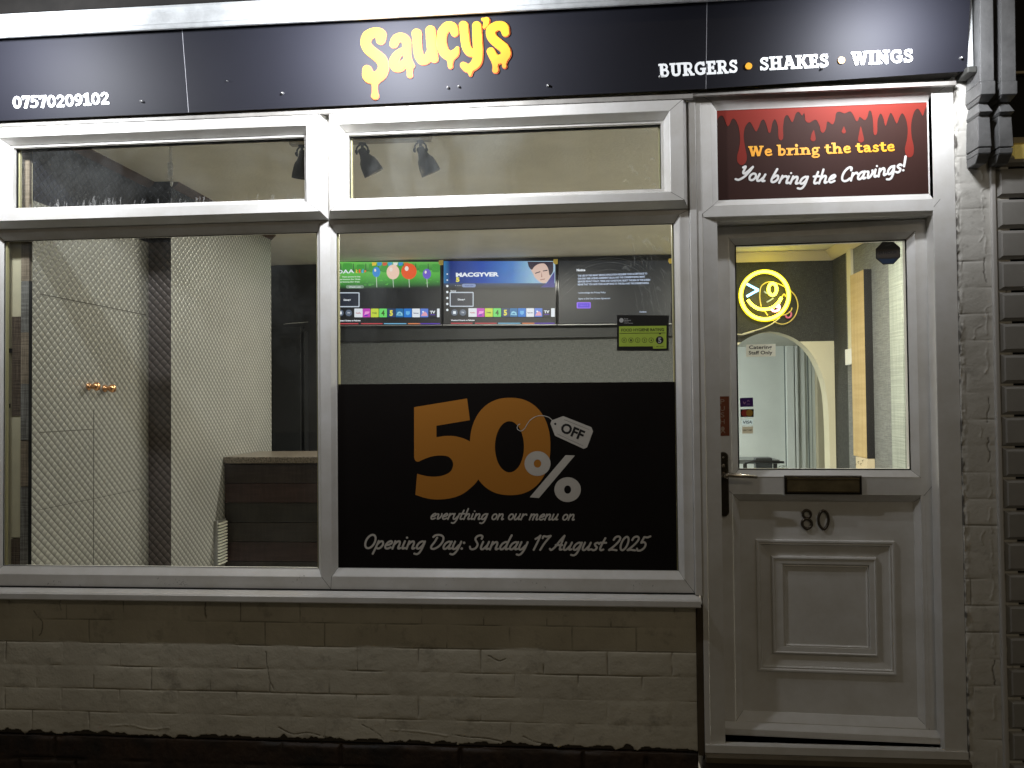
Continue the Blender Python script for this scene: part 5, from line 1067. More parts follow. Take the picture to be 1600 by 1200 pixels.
for px, w in ((1226.5, .006), (1262.5, .006), (1268, .002)): X = U(px, 600, KB-.006).x; mb.box(X-w, X+w, KB-.006, KB-.001, FLR, KC-.001)
o = mb.build('panel_joint', mat('panel_joint_grey', (.16, .19, .19), .6)); tag(o, 'thin dark joints between the kitchen wall panels', 'trim')
mb = MB()
for a, b in ((1229, 1241), (1243, 1247), (1251, 1259)): mb.box(U(a, 600, KB-.05).x, U(b, 600, KB-.05).x, KB-.05+(.03 if a == 1251 else 0), KB-.001, FLR, KC-.001, ch=.004)
o = mb.build('door_architrave', mat('white_gloss_wood', (.78, .82, .79), .3)); tag(o, 'white vertical door mouldings on the kitchen back wall', 'trim')
mb = MB(); X = U(1289, 600, 4.6).x; 
ct = thing('kitchen_worktop', 'dark narrow worktop seen low through the door glass', 'worktop', (1.5, 4.6, FLR+ZC))
q = rpx(1152, 1216, 718, 724, 4.4); mb = MB(); mb.box(q[0]-.5, q[1], 4.35, 4.75, q[2], q[3]); mb.build('top', mat('steel_shelf', (.18, .19, .19), .35, metal=.5), ct)
mb = MB(); mb.box(q[0]+.05, q[0]+.08, 4.36, 4.39, FLR, q[2]); mb.box(q[1]-.05, q[1]-.02, 4.36, 4.39, FLR, q[2]); mb.build('leg', BLACKM, ct)
r_ = rpx(1176, 1202, 714, 738, 4.38); tk = thing('grill_press', 'black contact grill standing low behind the door glass', 'grill', ((r_[0]+r_[1])/2, 4.4, ZC+r_[2]))
mb = MB(); mb.box(r_[0], r_[1], 4.25, 4.345, r_[2]-.1, r_[3], ch=.012); mb.build('body', mat('dark_grill', (.035, .04, .045), .3, noise=.4, nscale=30), tk)
mb = MB(); mb.tube([(r_[0]-.10, 4.26, r_[3]-.05+ZC), (r_[0]-.02, 4.25, r_[3]-.03+ZC), (r_[1]+.10, 4.25, r_[3]-.04+ZC)], .011); mb.build('handle', BLACKM, tk)
q = U(1223, 736, 4.1); bw = thing('glass_bowl', 'clear upturned glass bowl low behind the door glass', 'bowl', (q.x, q.y, q.z-.05))
glm = mat('clear_glass', (.9, .97, .97), .03); glm.node_tree.nodes['Principled BSDF'].inputs['Transmission Weight'].default_value = 1
mb = MB(); mb.lathe((q.x, q.y, q.z-.06), (0, 0, 1), [(0, .075), (.03, .074), (.07, .062), (.10, .035), (.112, .01), (.115, 0)], 28); mb.build('bowl', glm, bw)
q2 = MB(); q2.box(.9, 2.0, 3.95, 4.25, U(1223, 736, 4.1).z-ZC-.075, U(1223, 736, 4.1).z-ZC-.062); o = q2.build('serving_shelf', PANEL); tag(o, 'white ledge just below the door glass carrying the bowl and grill', 'shelf')
# plate on glass: Catering Staff Only
t = thing('notice_plate', 'small beige Catering Staff Only notice on the door glass', 'sign', (.7, .043, ZC+.2)); zk = Zo(1130, 520, .18344)
mb = MB(); thickpoly(mb, GP, [zk(208, 95), zk(459, 90), zk(459, 197), zk(208, 202)], 0, .0006); mb.build('plate', mat('notice_beige', (.60, .58, .46), .5, emit=(.48, .47, .36), estr=.45), t)  # light reaching the notice from behind put in as emission
mb = MB(); sans(mb, GP, 'Catering', zk(232, 133), zk(427, 131), 5.6, off=.0009, bold=.02); sans(mb, GP, 'Staff Only', zk(230, 180), zk(432, 178), 5.6, off=.0009, bold=.02); mb.build('notice_lettering', DK, t, auto=False)
# counter
YCT = YX(351, 800, XL2); zct = U(420, 713.5, YCT).z-ZC
cn = thing('counter', 'dark plank fronted serving counter with speckled granite top', 'counter', (-1.3, YCT, FLR+ZC))
cx1 = .55; mb = MB(); n_ = 6; hh = (zct-.045-FLR)/9
cols = [(.040, .030, .028), (.052, .030, .028), (.033, .030, .026), (.038, .032, .027), (.046, .028, .026), (.036, .03, .027)]
PM = [fabric('counter_plank', c, tuple(v*.62 for v in c), 6, 60, rough=.5, bump=.2) for c in cols]
for k in range(9): mb.box(XL2+.002, cx1, YCT, YCT+.04, FLR+hh*k+.0015, FLR+hh*(k+1)-.0015, mi=(8-k) % 6, ch=.0015)
mb.build('plank_front', PM, cn)
mb = MB(); mb.box(XL2+.002, cx1, YCT+.041, YCT+.5, FLR, zct-.048); mb.build('carcass', BLACKM, cn)
mb = MB(); mb.box(XL2+.001, cx1+.02, YCT-.02, YCT+.52, zct-.040, zct, ch=.004)
gr, tt, bb = nt('speckled_granite'); N = tt.nodes; tc = N.new('ShaderNodeTexCoord'); vo = N.new('ShaderNodeTexNoise'); vo.inputs['Scale'].default_value = 140; vo.inputs['Detail'].default_value = 5; tt.links.new(tc.outputs['Object'], vo.inputs['Vector'])
crr = N.new('ShaderNodeValToRGB'); crr.color_ramp.elements[0].position = .4; crr.color_ramp.elements[0].color = (.07, .055, .04, 1); crr.color_ramp.elements[1].position = .6; crr.color_ramp.elements[1].color = (.20, .17, .135, 1); tt.links.new(vo.outputs['Fac'], crr.inputs[0]); tt.links.new(crr.outputs[0], bb.inputs['Base Color']); bb.inputs['Roughness'].default_value = .3
mb.build('granite_top', gr, cn)
# slatted heater on the wall by the counter
y0h, y1h = YX(334, 840, XL2), YCT-.025; ht = thing('wall_heater', 'small white slatted heater low on the left wall next to the counter', 'heater', (XL2, y0h, ZC-.6))
za, zb_ = U(343, 812, (y0h+y1h)/2).z-ZC, U(343, 884, (y0h+y1h)/2).z-ZC
mb = MB(); mb.box(XL2+.001, XL2+.02, y0h, y1h, zb_, za, ch=.002); mb.build('casing', mat('grey_casing', (.20, .20, .19), .5), ht)
mb = MB(); n_ = 14
for k in range(n_): z_ = zb_+.01+(za-zb_-.02)*(k+.5)/n_; mb.box(XL2+.02, XL2+.034, y0h+.008, y1h-.006, z_-.0048, z_+.0048, ch=.002)
mb.build('slat', mat('heater_slat', (.85, .84, .74), .4), ht)
# round white plaque behind the mullion
q = U(514, 560, 2.6); pl = thing('round_wall_plate', 'round white plate half hidden behind the window mullion', 'plate', q); mb = MB(); mb.lathe(q, (0, -1, 0), [(0, .0), (0, .085), (.004, .089), (.012, .086), (.014, .0)], 40); mb.build('plate', mat('white_plastic', (.8, .8, .75), .4), pl)
mb = MB(); mb.box(q.x-.012, q.x+.012, 2.601, 2.63, FLR, q.z-ZC+.02); mb.box(q.x-.1, q.x+.1, 2.56, 2.72, FLR, FLR+.02); mb.build('stand', BLACKM, pl)
# ================================================================ wall screens
def em(name, c, s=1.0, srgb=True):
    if name in MATS: return MATS[name]
    c = lin(c) if srgb else c
    m, t, b = nt(name); b.inputs['Base Color'].default_value = (0.01, 0.01, 0.01, 1); b.inputs['Roughness'].default_value = .35
    b.inputs['Emission Color'].default_value = (*c, 1); b.inputs['Emission Strength'].default_value = s; MATS[name] = m; return m
bk = MB(); q = rpx(506, 1068, 404, 529, 3.46); bk.box(q[0], q[1], 3.46, 3.499, q[2], q[3]); o = bk.build('screen_backboard', mat('black_board', (.012, .014, .015), .5)); tag(o, 'long black board on the back wall carrying the three screens', 'board')
TP = YP(3.405)
zt_ = Zo(520, 390, .225)
class Pic:
    """a flat lit picture: many small shapes, one object"""
    def __init__(s, plane): s.p = plane; s.mb = MB(); s.mats = []; s.k = 0
    def mi(s, m):
        if m not in s.mats: s.mats.append(m)
        return s.mats.index(m)
    def off(s): s.k += 1; return .0006+s.k*.00012
    def poly(s, pts, m): ppoly(s.mb, s.p, pts, s.off(), s.mi(m))
    def rect(s, x0, y0, x1, y1, m): s.poly([(x0, y1), (x1, y1), (x1, y0), (x0, y0)], m)
    def rrect(s, x0, y0, x1, y1, r, m):
        P = []
        for (cx, cy, a) in ((x1-r, y0+r, -90), (x1-r, y1-r, 0), (x0+r, y1-r, 90), (x0+r, y0+r, 180)):
            P += [(cx+r*math.cos(R(a+t)), cy+r*math.sin(R(a+t))) for t in (0, 30, 60, 90)]
        s.poly(P[::-1], m)
    def disc(s, x, y, rx, m, ry=None): s.poly(ellipse(x, y, rx, ry or rx, 24)[::-1], m)
    def text(s, t, p0, p1, h, m, **k): sans(s.mb, s.p, t, p0, p1, h, off=s.off(), mi=s.mi(m), **k)
    def done(s, parent, name='picture'): return s.mb.build(name, s.mats, parent, auto=False)
def screen(x0, x1, y0l, y0r, y1l, y1r, label):
    t = thing('wall_screen', label, 'screen', U((x0+x1)/2, 458, 3.43), 'screens in a row on the back wall')
    mb = MB(); thickpoly(mb, YP(3.455), [(x0, y0l), (x1, y0r), (x1, y1r), (x0, y1l)], 0, .045); mb.build('case', BLACKG, t)
    mb = MB(); ppoly(mb, YP(3.4095), [(x0+1.2, y1l-2), (x1-1.2, y1r-2), (x1-1.2, y0r+1), (x0+1.2, y0l+1)], 0); mb.build('panel', em('screen_black_glow', (14, 17, 24), .8), t, auto=False)
    mb = MB(); thickpoly(mb, YP(3.409), [(x0, y1l-1.4), (x1, y1r-1.4), (x1, y1r+.2), (x0, y1l+.2)], 0, .003); mb.build('bezel_edge', mat('bezel_grey', (.35, .36, .36), .3, metal=.6), t)
    mb = MB(); ppoly(mb, YP(3.403), [(x1-4.5, y0r-1.5), (x1+2.0, y0r-1.6), (x1+2.0, y0r+6), (x1-3, y0r+6.5), (x1-5.5, y0r+3)], 0); mb.build('corner_sticker', mat('yellow_corner_sticker', (.42, .30, .05), .5, emit=(.42, .30, .05), estr=.5), t, auto=False)
    return t
def gradx(name, z0, z1, cols, s):
    m, t, b = nt(name); N = t.nodes; L = t.links
    ge = N.new('ShaderNodeNewGeometry'); sp = N.new('ShaderNodeSeparateXYZ'); L.new(ge.outputs['Position'], sp.inputs[0])
    mr = N.new('ShaderNodeMapRange'); mr.inputs[1].default_value = z0; mr.inputs[2].default_value = z1; L.new(sp.outputs['X' if name.endswith('_x') else 'Z'], mr.inputs[0])
    cr = N.new('ShaderNodeValToRGB'); E = cr.color_ramp.elements
    while len(E) < len(cols): E.new(.5)
    for e, (p, c) in zip(E, cols): e.position = p; e.color = (*lin(c), 1)
    n = N.new('ShaderNodeTexNoise'); n.inputs['Scale'].default_value = 14; n.inputs['Detail'].default_value = 4; L.new(ge.outputs['Position'], n.inputs['Vector'])
    mx = N.new('ShaderNodeMixRGB'); mx.blend_type = 'MULTIPLY'; mx.inputs[0].default_value = .5; L.new(mr.outputs[0], cr.inputs[0]); L.new(cr.outputs[0], mx.inputs[1]); L.new(n.outputs['Color'], mx.inputs[2])
    mx.inputs[0].default_value = .25
    L.new(mx.outputs[0], b.inputs['Emission Color']); b.inputs['Emission Strength'].default_value = s; b.inputs['Base Color'].default_value = (0.01, .01, .01, 1); return m
WHT = em('screen_white', (235, 240, 250), 1.0); GRY = em('screen_grey', (150, 160, 175), .8); DGR = em('screen_slate', (50, 55, 66), .9)
tiles = [(0, (232, 236, 245)), (1, (200, 60, 190)), (2, (205, 225, 60)), (3, (110, 225, 110)), (4, (25, 60, 110)), (5, (25, 110, 170)), (6, (20, 120, 215)), (7, (235, 240, 250)), (8, (90, 130, 225)), (9, (18, 18, 40)), (10, (235, 240, 250))]
def launcher(p, dx, x0c, x1c):
    """lower half of the screen menu; dx shifts from the right-hand copy"""
    Z = lambda x, y: (zt_(x, y)[0]+dx, zt_(x, y)[1]+(.6 if dx < 0 else 0))
    def cl(x): return min(max(x, x0c), x1c)
    fx0, fy0 = Z(812, 294); fx1, fy1 = Z(978, 397)
    if fx1 > x0c:
        p.rrect(max(fx0, x0c), fy0, fx1, fy1, 1.4, em('focus_frame', (200, 210, 225), 1.0)); p.rrect(max(fx0+1.5, x0c), fy0+1.6, fx1-1.5, fy1-1.6, .8, em('focus_fill', (30, 36, 52), 1))
        p.text('Disney+', Z(868, 352), Z(918, 352), 2.8, WHT, bold=.03)
    for k, x in enumerate((845, 903)):
        q = Z(x, 437)
        if q[0] > x0c+4: p.disc(q[0], q[1], 5.6, DGR); p.disc(q[0], q[1], 4.9, em('launcher_disc', (95, 108, 130), .9)); (p.rrect(q[0]-2.2, q[1]-2.2, q[0]+2.2, q[1]+2.2, .5, WHT) if k == 0 else p.text('TV', (q[0]-2.2, q[1]+1), (q[0]+2.2, q[1]+1), 2.2, WHT, bold=.03))
    for k, c in tiles:
        xa = 942+k*57.4; xb = min(xa+(54 if k else 58), 1541); a = Z(xa, 407); b = Z(xb, 467)
        if k == 10 and dx > -100: b = (x1c-.6, b[1])
        if a[0] >= x1c: continue
        m = em('app_tile_%s' % ('abcdefghijk'[k]), c, .95); p.rrect(a[0], a[1], min(b[0], x1c-.6), b[1], .8, m); mx = (a[0]+b[0])/2; my = b[1]
        if k == 0: p.text('Netflix', (mx-4, my-5.5), (mx+4, my-5.6), 2.2, em('tile_red', (190, 40, 60), .9), bold=.02)
        elif k == 1: p.poly([(mx-4, my-3), (mx+4, my-6), (mx+5, my-9), (mx-2, my-9)], em('tile_pink', (240, 150, 220), 1)); p.rect(mx-3, my-4, mx+2, my-2, em('tile_violet', (90, 40, 190), 1))
        elif k == 2: p.text('Freely', (mx-3.5, my-5.6), (mx+3.5, my-5.8), 2.6, em('tile_dark_green', (50, 90, 30), 1), bold=.03)
        elif k == 3: p.text('4', (mx-2.6, my-2.6), (mx+2.6, my-2.7), 8.4, em('tile_dark_green', (50, 90, 30), 1), bold=.03)
        elif k == 4: p.text('5', (mx-2.6, my-2.6), (mx+2.6, my-2.7), 8.4, em('tile_yellow', (235, 225, 80), 1), bold=.05)
        elif k == 5: p.poly([(mx-5, my-3), (mx+5, my-2.5), (mx+4, my-7), (mx, my-9), (mx-3, my-8)], em('tile_sky', (150, 215, 240), .9)); p.poly([(mx-4, my-4.4), (mx+3, my-4), (mx+1, my-6.5)], m)
        elif k == 6: p.poly([(mx-3, my-9.5), (mx-3, my-5), (mx, my-3), (mx+3, my-5), (mx+3, my-9.5)], em('tile_light_blue', (110, 190, 245), .9))
        elif k == 7: p.text('Rakuten', (mx-4, my-5.5), (mx+4, my-5.6), 2.0, em('tile_navy', (30, 50, 110), .9), bold=.03)
        elif k == 8: p.poly([(mx-5, my-2), (mx+5, my-2), (mx+4, my-6), (mx+1, my-9), (mx-3, my-6)], em('tile_peach', (240, 170, 190), .9)); p.disc(mx-2, my-8.5, 1.4, WHT)
        elif k == 9: p.text('TV', (mx-4.2, my-6), (mx+4.2, my-6.2), 4, WHT, bold=.05); p.rect(mx-4, my-4.4, mx+4, my-3.5, em('tile_violet', (90, 40, 190), 1))
    a = Z(820, 495); b = Z(985, 494)
    if a[0] >= x0c-2: p.text('Weekend Cinema on Rakuten', (max(a[0], x0c+1), a[1]), b, 2.1, WHT, bold=.04)
    else: p.text('kend Cinema on Rakuten', (x0c+1, a[1]), b, 2.1, WHT, bold=.04)
    for (xa, xb, c) in ((820, 970, 'strip_red:210,70,80'), (988, 1138, 'strip_red:210,70,80'), (1148, 1303, 'strip_blue:120,190,230'), (1315, 1400, 'strip_orange:240,140,90'), (1400, 1540, 'strip_purple:90,50,190')):
        n_, c = c.split(':'); a = Z(xa, 508); b = Z(xb, 515)
        if b[0] > x0c and a[0] < x1c: p.rect(max(a[0], x0c), a[1], min(b[0], x1c), b[1], em(n_, tuple(int(v) for v in c.split(',')), .9))
zb0, zb1 = TP.at(600, 450).z, TP.at(600, 409).z
# left screen
T1 = screen(512.5, 690.5, 408, 408, 509.5, 508.5, 'left wall screen, with a bright green cartoon meadow banner above its app row')
p = Pic(TP); x0c, x1c = 514, 687.5
p.rect(x0c, 409.2, x1c, 451, gradx('meadow_banner', zb0, zb1, [(0, (18, 40, 26)), (.12, (50, 120, 50)), (.35, (80, 175, 65)), (.62, (105, 200, 80)), (.66, (60, 140, 60)), (1, (115, 205, 90))], 1.0))
rb = random.Random(2)
for k in range(9):      # clipped hedges at the back of the meadow
    x = 516+k*19.5; 
    if x+14 < x1c: p.rrect(x+rb.uniform(0, 3), 411+rb.uniform(0, 3), x+15, 425.5, 2.5, em('hedge_green', (70, 165, 60), .85))
    if x+18 < x1c: p.rect(x+16, 412, x+17.2, 426, em('tree_stem', (50, 90, 55), .8))
for k in range(26): x = rb.uniform(520, 684); y = rb.uniform(428, 446); p.disc(x, y, rb.uniform(1, 3), em('grass_tuft', (90, 190, 70), .95), .5)
for k, c in enumerate(((235, 200, 60), (60, 150, 220), (220, 90, 60), (70, 170, 220), (240, 235, 230), (60, 150, 220), (220, 120, 60))): x = 581+k*8.3; p.poly([(x, 410), (x+7.5, 410), (x+6.5, 414.5), (x+.6, 415.5)], em('bunting_%s' % 'abcdefg'[k], c, .9))
# plain balloons stand where the programme's characters were
for (x, y, rx, ry, c, n_) in ((588, 425, 6, 8, (60, 140, 215), 'blue'), (614, 425, 10, 11.5, (240, 205, 185), 'cream'), (639, 424, 12, 12.5, (232, 90, 40), 'red'), (667, 428, 6.5, 8, (110, 90, 200), 'violet')):
    p.disc(x, y, rx, em('balloon_'+n_, c, 1.0), ry); p.disc(x-rx*.3, y-ry*.35, rx*.25, em('balloon_glint', (250, 235, 225), .9), ry*.3); p.poly([(x-.5, y+ry-.5), (x+.5, y+ry-.5), (x+1.2, 449), (x+.4, 449)], em('balloon_string', (225, 235, 225), .8))
p.text('VIDAA', (515, 428), (553.5, 426.5), 6, WHT, bold=.02)
for k, (c, ch) in enumerate((((240, 200, 60), 'k'), ((235, 90, 60), 'i'), ((80, 170, 235), 'd'), ((240, 120, 60), 's'))): p.text(ch, (556+k*4.4, 426), (559+k*4.4, 426), 5.5, em('kids_%s' % 'abcd'[k], c, 1), bold=.06)
for (y, xa, xb) in ((433.5, 534, 563), (437.5, 515, 563), (441.5, 515, 562)): p.text('Watch cartoons for free', (xa, y), (xb, y-.3), 2.2, em('caption_pale', (215, 240, 215), .9), bold=.04)
p.rrect(540.5, 445.5, 568.5, 450.6, 2.4, em('pill_green', (130, 160, 135), .9)); p.text('Watch now', (545, 449.2), (564, 449.1), 1.8, WHT, bold=.03)
launcher(p, -178.3, x0c, x1c); p.done(T1)
# middle screen
T2 = screen(692, 869.5, 407, 406.5, 508.5, 508, 'middle wall screen, with a blue banner reading MACGYVER above its app row')
p = Pic(TP); x0c, x1c = 693.3, 867.5
p.rect(x0c, 408, x1c, 450, gradx('blue_banner_x', TP.at(x0c, 420).x, TP.at(x1c, 420).x, [(0, (40, 130, 190)), (.06, (20, 50, 130)), (.35, (45, 85, 185)), (.62, (85, 140, 215)), (.8, (165, 205, 235)), (1, (185, 215, 240))], .95))
for k in range(6): p.rect(x0c, 442.5+k*1.25, x1c, 450.2, em('banner_fade_%s' % 'abcdef'[k], (40-k*3, 62-k*6, 105-k*13), .9))
# a plain dark haired head in profile light, tilted, at the right of the banner
sk = em('face_tone', (222, 190, 178), .95); hr = em('hair_dark', (52, 40, 58), .9)
p.poly([zt_(*q) for q in catmull([(1352, 84), (1370, 130), (1390, 165), (1405, 195), (1440, 225), (1475, 232), (1505, 200), (1522, 150), (1520, 84)], 4)][::-1], sk)
p.poly([zt_(*q) for q in catmull([(1352, 84), (1362, 120), (1382, 140), (1400, 118), (1430, 100), (1470, 98), (1495, 130), (1506, 180), (1530, 150), (1530, 84)], 4)][::-1], hr)
p.poly([zt_(*q) for q in [(1404, 162), (1440, 150), (1442, 156), (1407, 168)]], hr); p.poly([zt_(*q) for q in [(1458, 146), (1490, 140), (1491, 147), (1460, 152)]], hr)
p.poly([zt_(*q) for q in [(1448, 155), (1456, 190), (1446, 192)]], em('face_shade', (175, 130, 120), .9)); p.poly([zt_(*q) for q in [(1438, 207), (1474, 200), (1472, 208), (1442, 213)]], em('face_shade', (175, 130, 120), .9))
p.poly([zt_(*q) for q in [(1480, 238), (1510, 195), (1540, 150), (1540, 262), (1440, 262)]], em('jacket_blue', (50, 45, 140), .9))
p.text('MACGYVER', zt_(855, 188), zt_(1153, 184), 6.2, WHT, bold=.05)
p.text('5', zt_(855, 222), zt_(880, 222), 6.5, em('tile_yellow', (235, 225, 80), 1), bold=.06)
p.rrect(*zt_(897, 237), *zt_(993, 262), 2.6, em('pill_blue', (130, 150, 200), .9)); p.text('Watch now', zt_(915, 254), zt_(975, 253), 1.9, em('pill_text', (60, 80, 150), .9), bold=.03)
for k in range(4): p.text('x', zt_(850+k*12, 253), zt_(856+k*12, 253), 1.8, WHT)
for k in range(7): q = zt_(795, 170+k*41.5); p.disc(q[0], q[1], 1.1 if k < 2 else 1.8, WHT)
p.text('Sources', zt_(818, 291), zt_(856, 291), 2.1, WHT, bold=.04)
launcher(p, 0, x0c, x1c); p.done(T2)
# right screen
T3 = screen(871.5, 1049.5, 406, 405.5, 508, 506.5, 'right wall screen, dark with a paragraph of small text and one purple button')
p = Pic(TP); zr = Zo(860, 390, .1417); DT_ = em('screen_text', (200, 215, 245), .8)
p.rect(873, 407.5, 1047.5, 505, em('screen_charcoal', (30, 34, 41), .8))
p.text('Notice', zr(290, 238), zr(385, 236), 3.6, WHT, bold=.05)
for k, (tx, xe) in enumerate((('THE USE OF THIS SMART SERVICE APPLICATION REQUIRES YOUR ACCEPTANCE TO', 1068), ('OUR END USER LICENSE AGREEMENT (EULA) AND THE CORRESPONDING SMART', 1045), ('SERVICES PRIVACY POLICY, TERMS AND CONDITIONS. SELECT THE SIGN OF THIS SCREEN', 1100), ('MEANS THAT YOU HAVE YOUR ACCEPTANCE TO THE EULA AND THE CORRESPONDING', 1085))):
    y = 300+k*32; p.text(tx, zr(302, y-2), zr(xe, y-28+k*3), 2.7, DT_, bold=.05)
p.text('I acknowledge the Privacy Policy', zr(306, 484), zr(610, 479), 2.4, DT_, bold=.03); p.text('Agree to End User License Agreement', zr(306, 549), zr(660, 544), 2.4, DT_, bold=.03)
p.rrect(*zr(290, 580), *zr(445, 648), 1.2, em('button_violet', (150, 100, 245), 1.0)); p.rrect(*zr(303, 590), *zr(434, 640), .8, em('button_indigo', (80, 45, 215), 1.0)); p.text('I agree to all', zr(325, 619), zr(415, 617), 2, em('button_violet', (150, 100, 245), 1))
p.text('Continue', zr(982, 694), zr(1058, 692), 2.4, DT_, bold=.03)
p.done(T3)
# ================================================================ neon smiley
NP = 3.42
t = thing('neon_sign', 'glowing yellow neon winking smiley on the charcoal wall above the arch', 'neon sign', U(1197, 462, NP))
zn_ = Zo(1130, 370, .15833)
def neon(name, m, paths, r, Y=NP, closed=False):
    mb = MB()
    for P in paths: mb.tube([U(*zn_(*q), Y) for q in catmull(P, 8, closed)], r, 10, closed=closed)
    o = mb.build(name, m, t)
def emn(name, core, c, s):
    m, tt, b = nt(name); b.inputs['Emission Color'].default_value = (*c, 1); b.inputs['Emission Strength'].default_value = s; b.inputs['Base Color'].default_value = (*c, 1); return m
NY = emn('neon_yellow', 1, (1.0, .88, .07), 6.5); NYH = emn('neon_yellow_halo', 1, (.95, .78, .0), .85); NBL = emn('neon_blue', 1, (.25, .62, 1.0), 4.5); NPK = emn('neon_pink', 1, (1.0, .40, .62), 4.0)
neon('face_ring', NY, [[(410+235*math.cos(a), 578+235*math.sin(a)) for a in np.linspace(0, 2*math.pi, 25)[:-1]]], .0125, closed=True)
neon('face_ring_halo', NYH, [[(410+237*math.cos(a), 580+237*math.sin(a)) for a in np.linspace(0, 2*math.pi, 25)[:-1]]], .019, Y=NP+.03, closed=True)  # bloom around the ring modelled as a dim wider tube behind it
neon('open_eye', NY, [[(487+40*math.cos(a), 518+58*math.sin(a)) for a in np.linspace(0, 2*math.pi, 13)[:-1]]], .0125, closed=True)
neon('mouth', NY, [[(243, 622), (285, 672), (345, 708), (410, 716), (480, 700), (540, 655), (575, 600)]], .0125)
neon('winking_eye', NBL, [[(235, 466), (290, 495), (347, 525)], [(347, 525), (290, 556), (232, 588)]], .0095)
neon('tongue', NPK, [[(468, 705), (490, 728), (520, 733), (550, 715), (552, 680), (535, 665)], [(528, 700), (535, 685)]], .0085)
mb = MB(); DKY = mat('cable_ghost_yellow', (.62, .50, .16), .5, emit=(.6, .42, .05), estr=.25)
for P in ([(375, 690), (362, 600), (368, 510), (400, 465), (460, 445), (540, 462), (600, 490)], [(665, 530), (715, 590), (738, 680), (715, 770), (660, 835), (590, 862), (530, 850), (485, 822)], [(570, 775), (620, 765), (665, 735), (680, 700)], [(575, 600), (600, 565), (618, 590)], [(410, 735), (440, 775)]):
    mb.tube([U(*zn_(*q), NP+.03) for q in catmull(P, 8)], .0045, 8)
mb.build('cable_and_ghost', DKY, t)  # cable loops plus the sign's ghost reflection, drawn as dim glowing tube
mb = MB(); mb.tube([U(*zn_(*q), NP+.01) for q in catmull([(560, 800), (480, 860), (400, 898), (300, 930), (200, 962), (130, 960), (60, 940)], 8)], [.005]*49, 8); mb.build('power_lead', mat('pale_lead', (.62, .58, .40), .5), t)
mb = MB(); mb.tube([U(*zn_(*q), NP+.01) for q in catmull([(302, 930), (250, 946), (192, 963)], 6)], .008, 8); mb.build('inline_switch', mat('pale_lead', (.62, .58, .40), .5), t)
# ghost reflection of the wink and tongue, modelled as faint glowing tubes
mb = MB()
for P in ([(403, 538), (432, 560)], [(430, 645), (465, 625), (495, 605)]): mb.tube([U(*zn_(*q), NP+.04) for q in P], .006, 8)
mb.build('ghost_reflection', mat('ghost_blue', (.3, .35, .45), .4, emit=(.25, .32, .45), estr=.35), t)
mb = MB(); mb.tube([U(*zn_(*q), NP+.04) for q in catmull([(615, 770), (628, 795), (655, 795), (672, 770), (665, 745), (648, 742)], 6)], .007, 8); mb.build('ghost_reflection', mat('ghost_pink', (.5, .12, .2), .4, emit=(.55, .1, .2), estr=.5), t)
# ================================================================ ceiling track and spotlights
YT = YZ(600, 219, CEI-.012)
tr = thing('light_track', 'pale ceiling bar from which the black spotlights hang', 'light track', (-.6, YT, ZC+CEI))
mb = MB(); xa, xb = U(454, 219, YT).x, U(673, 212, YT).x; mb.box(xa, xb, YT-.02, YT+.02, CEI-.022, CEI-.001, ch=.003); mb.build('bar', mat('track_beige', (.36, .31, .22), .6), tr)
SPB = mat('spot_black', (.020, .019, .017), .55)
zl = Zo(440, 180, .1625)
def spot(top, pivot, mouth, rpxl, label, side):
    top, pivot, mouth = zl(*top), zl(*pivot), zl(*mouth)
    o = U(top[0], top[1], YT); o.z = ZC+CEI-.022
    t = thing('ceiling_spotlight', label, 'spotlight', o, 'black spotlights on the ceiling bar')
    A = U(*pivot, YT); B = U(*mouth, YT+.035); ax = (B-A).normalized(); L_ = (B-A).length; rr_ = rpxl*.1625/FPX*(YT+3)
    mb = MB(); mb.lathe(o, (0, 0, -1), [(0, .016), (.006, .016), (.01, .007), (.03, .006)], 14); mb.build('mount', SPB, t)
    mb = MB(); w = rr_*.56
    for s in (-1, 1):
        pts = [(0, .0), (w*.6, -.006), (w, -.02), (w*1.02, -.045), (w, (A-o).z-.005)]
        mb.tube([(o.x+s*x, o.y, o.z+zz-.004) for x, zz in catmull(pts, 4)], .0042, 8)
    for s in (-1, 1): mb.lathe((o.x+s*w*.9, o.y, A.z-.002), (s, 0, 0), [(0, .010), (.006, .010), (.010, .007), (.012, 0)], 10)
    mb.build('yoke', SPB, t)
    mb = MB(); mb.tube(catmull([(o.x-.002, o.y, o.z-.005), (o.x+.006, o.y+.01, o.z-.03), (A.x, A.y+.01, A.z+.01)], 5), .003, 8); mb.build('flex', BLACKM, t)
    mb = MB(); k = L_
    mb.lathe(A, ax, [(-.014, 0), (-.013, rr_*.30), (-.006, rr_*.40), (.012, rr_*.42), (.02, rr_*.48), (k*.30, rr_*.60), (k*.42, rr_*.80), (k*.6, rr_*.92), (k*.85, rr_*1.0), (k*1.0, rr_*1.03), (k*1.0, rr_*.97), (k*.8, rr_*.9), (k*.4, rr_*.6)], 28); mb.build('bell_shade', SPB, t)
    bulb = em('spot_bulb', (255, 225, 170), 3.0); mb = MB(); mb.lathe(A+ax*k*.38, ax, [(0, 0), (.001, rr_*.5), (.004, rr_*.45), (.008, 0)], 14); mb.build('bulb', bulb, t)
    area('spotlight_beam', A+ax*k*.8, A+ax*2, .03, .03, 1.6, (1.0, .80, .50), 150)
spot((775, 262), (775, 345), (890, 562), 100, 'middle black bell spotlight on the ceiling bar, just right of the mullion', 1)
spot((1335, 245), (1338, 330), (1440, 562), 98, 'right hand black bell spotlight near the end of the ceiling bar', 1)
spot((195, 285), (205, 365), (185, 610), 88, 'left black bell spotlight, half hidden by the window mullion', -1)
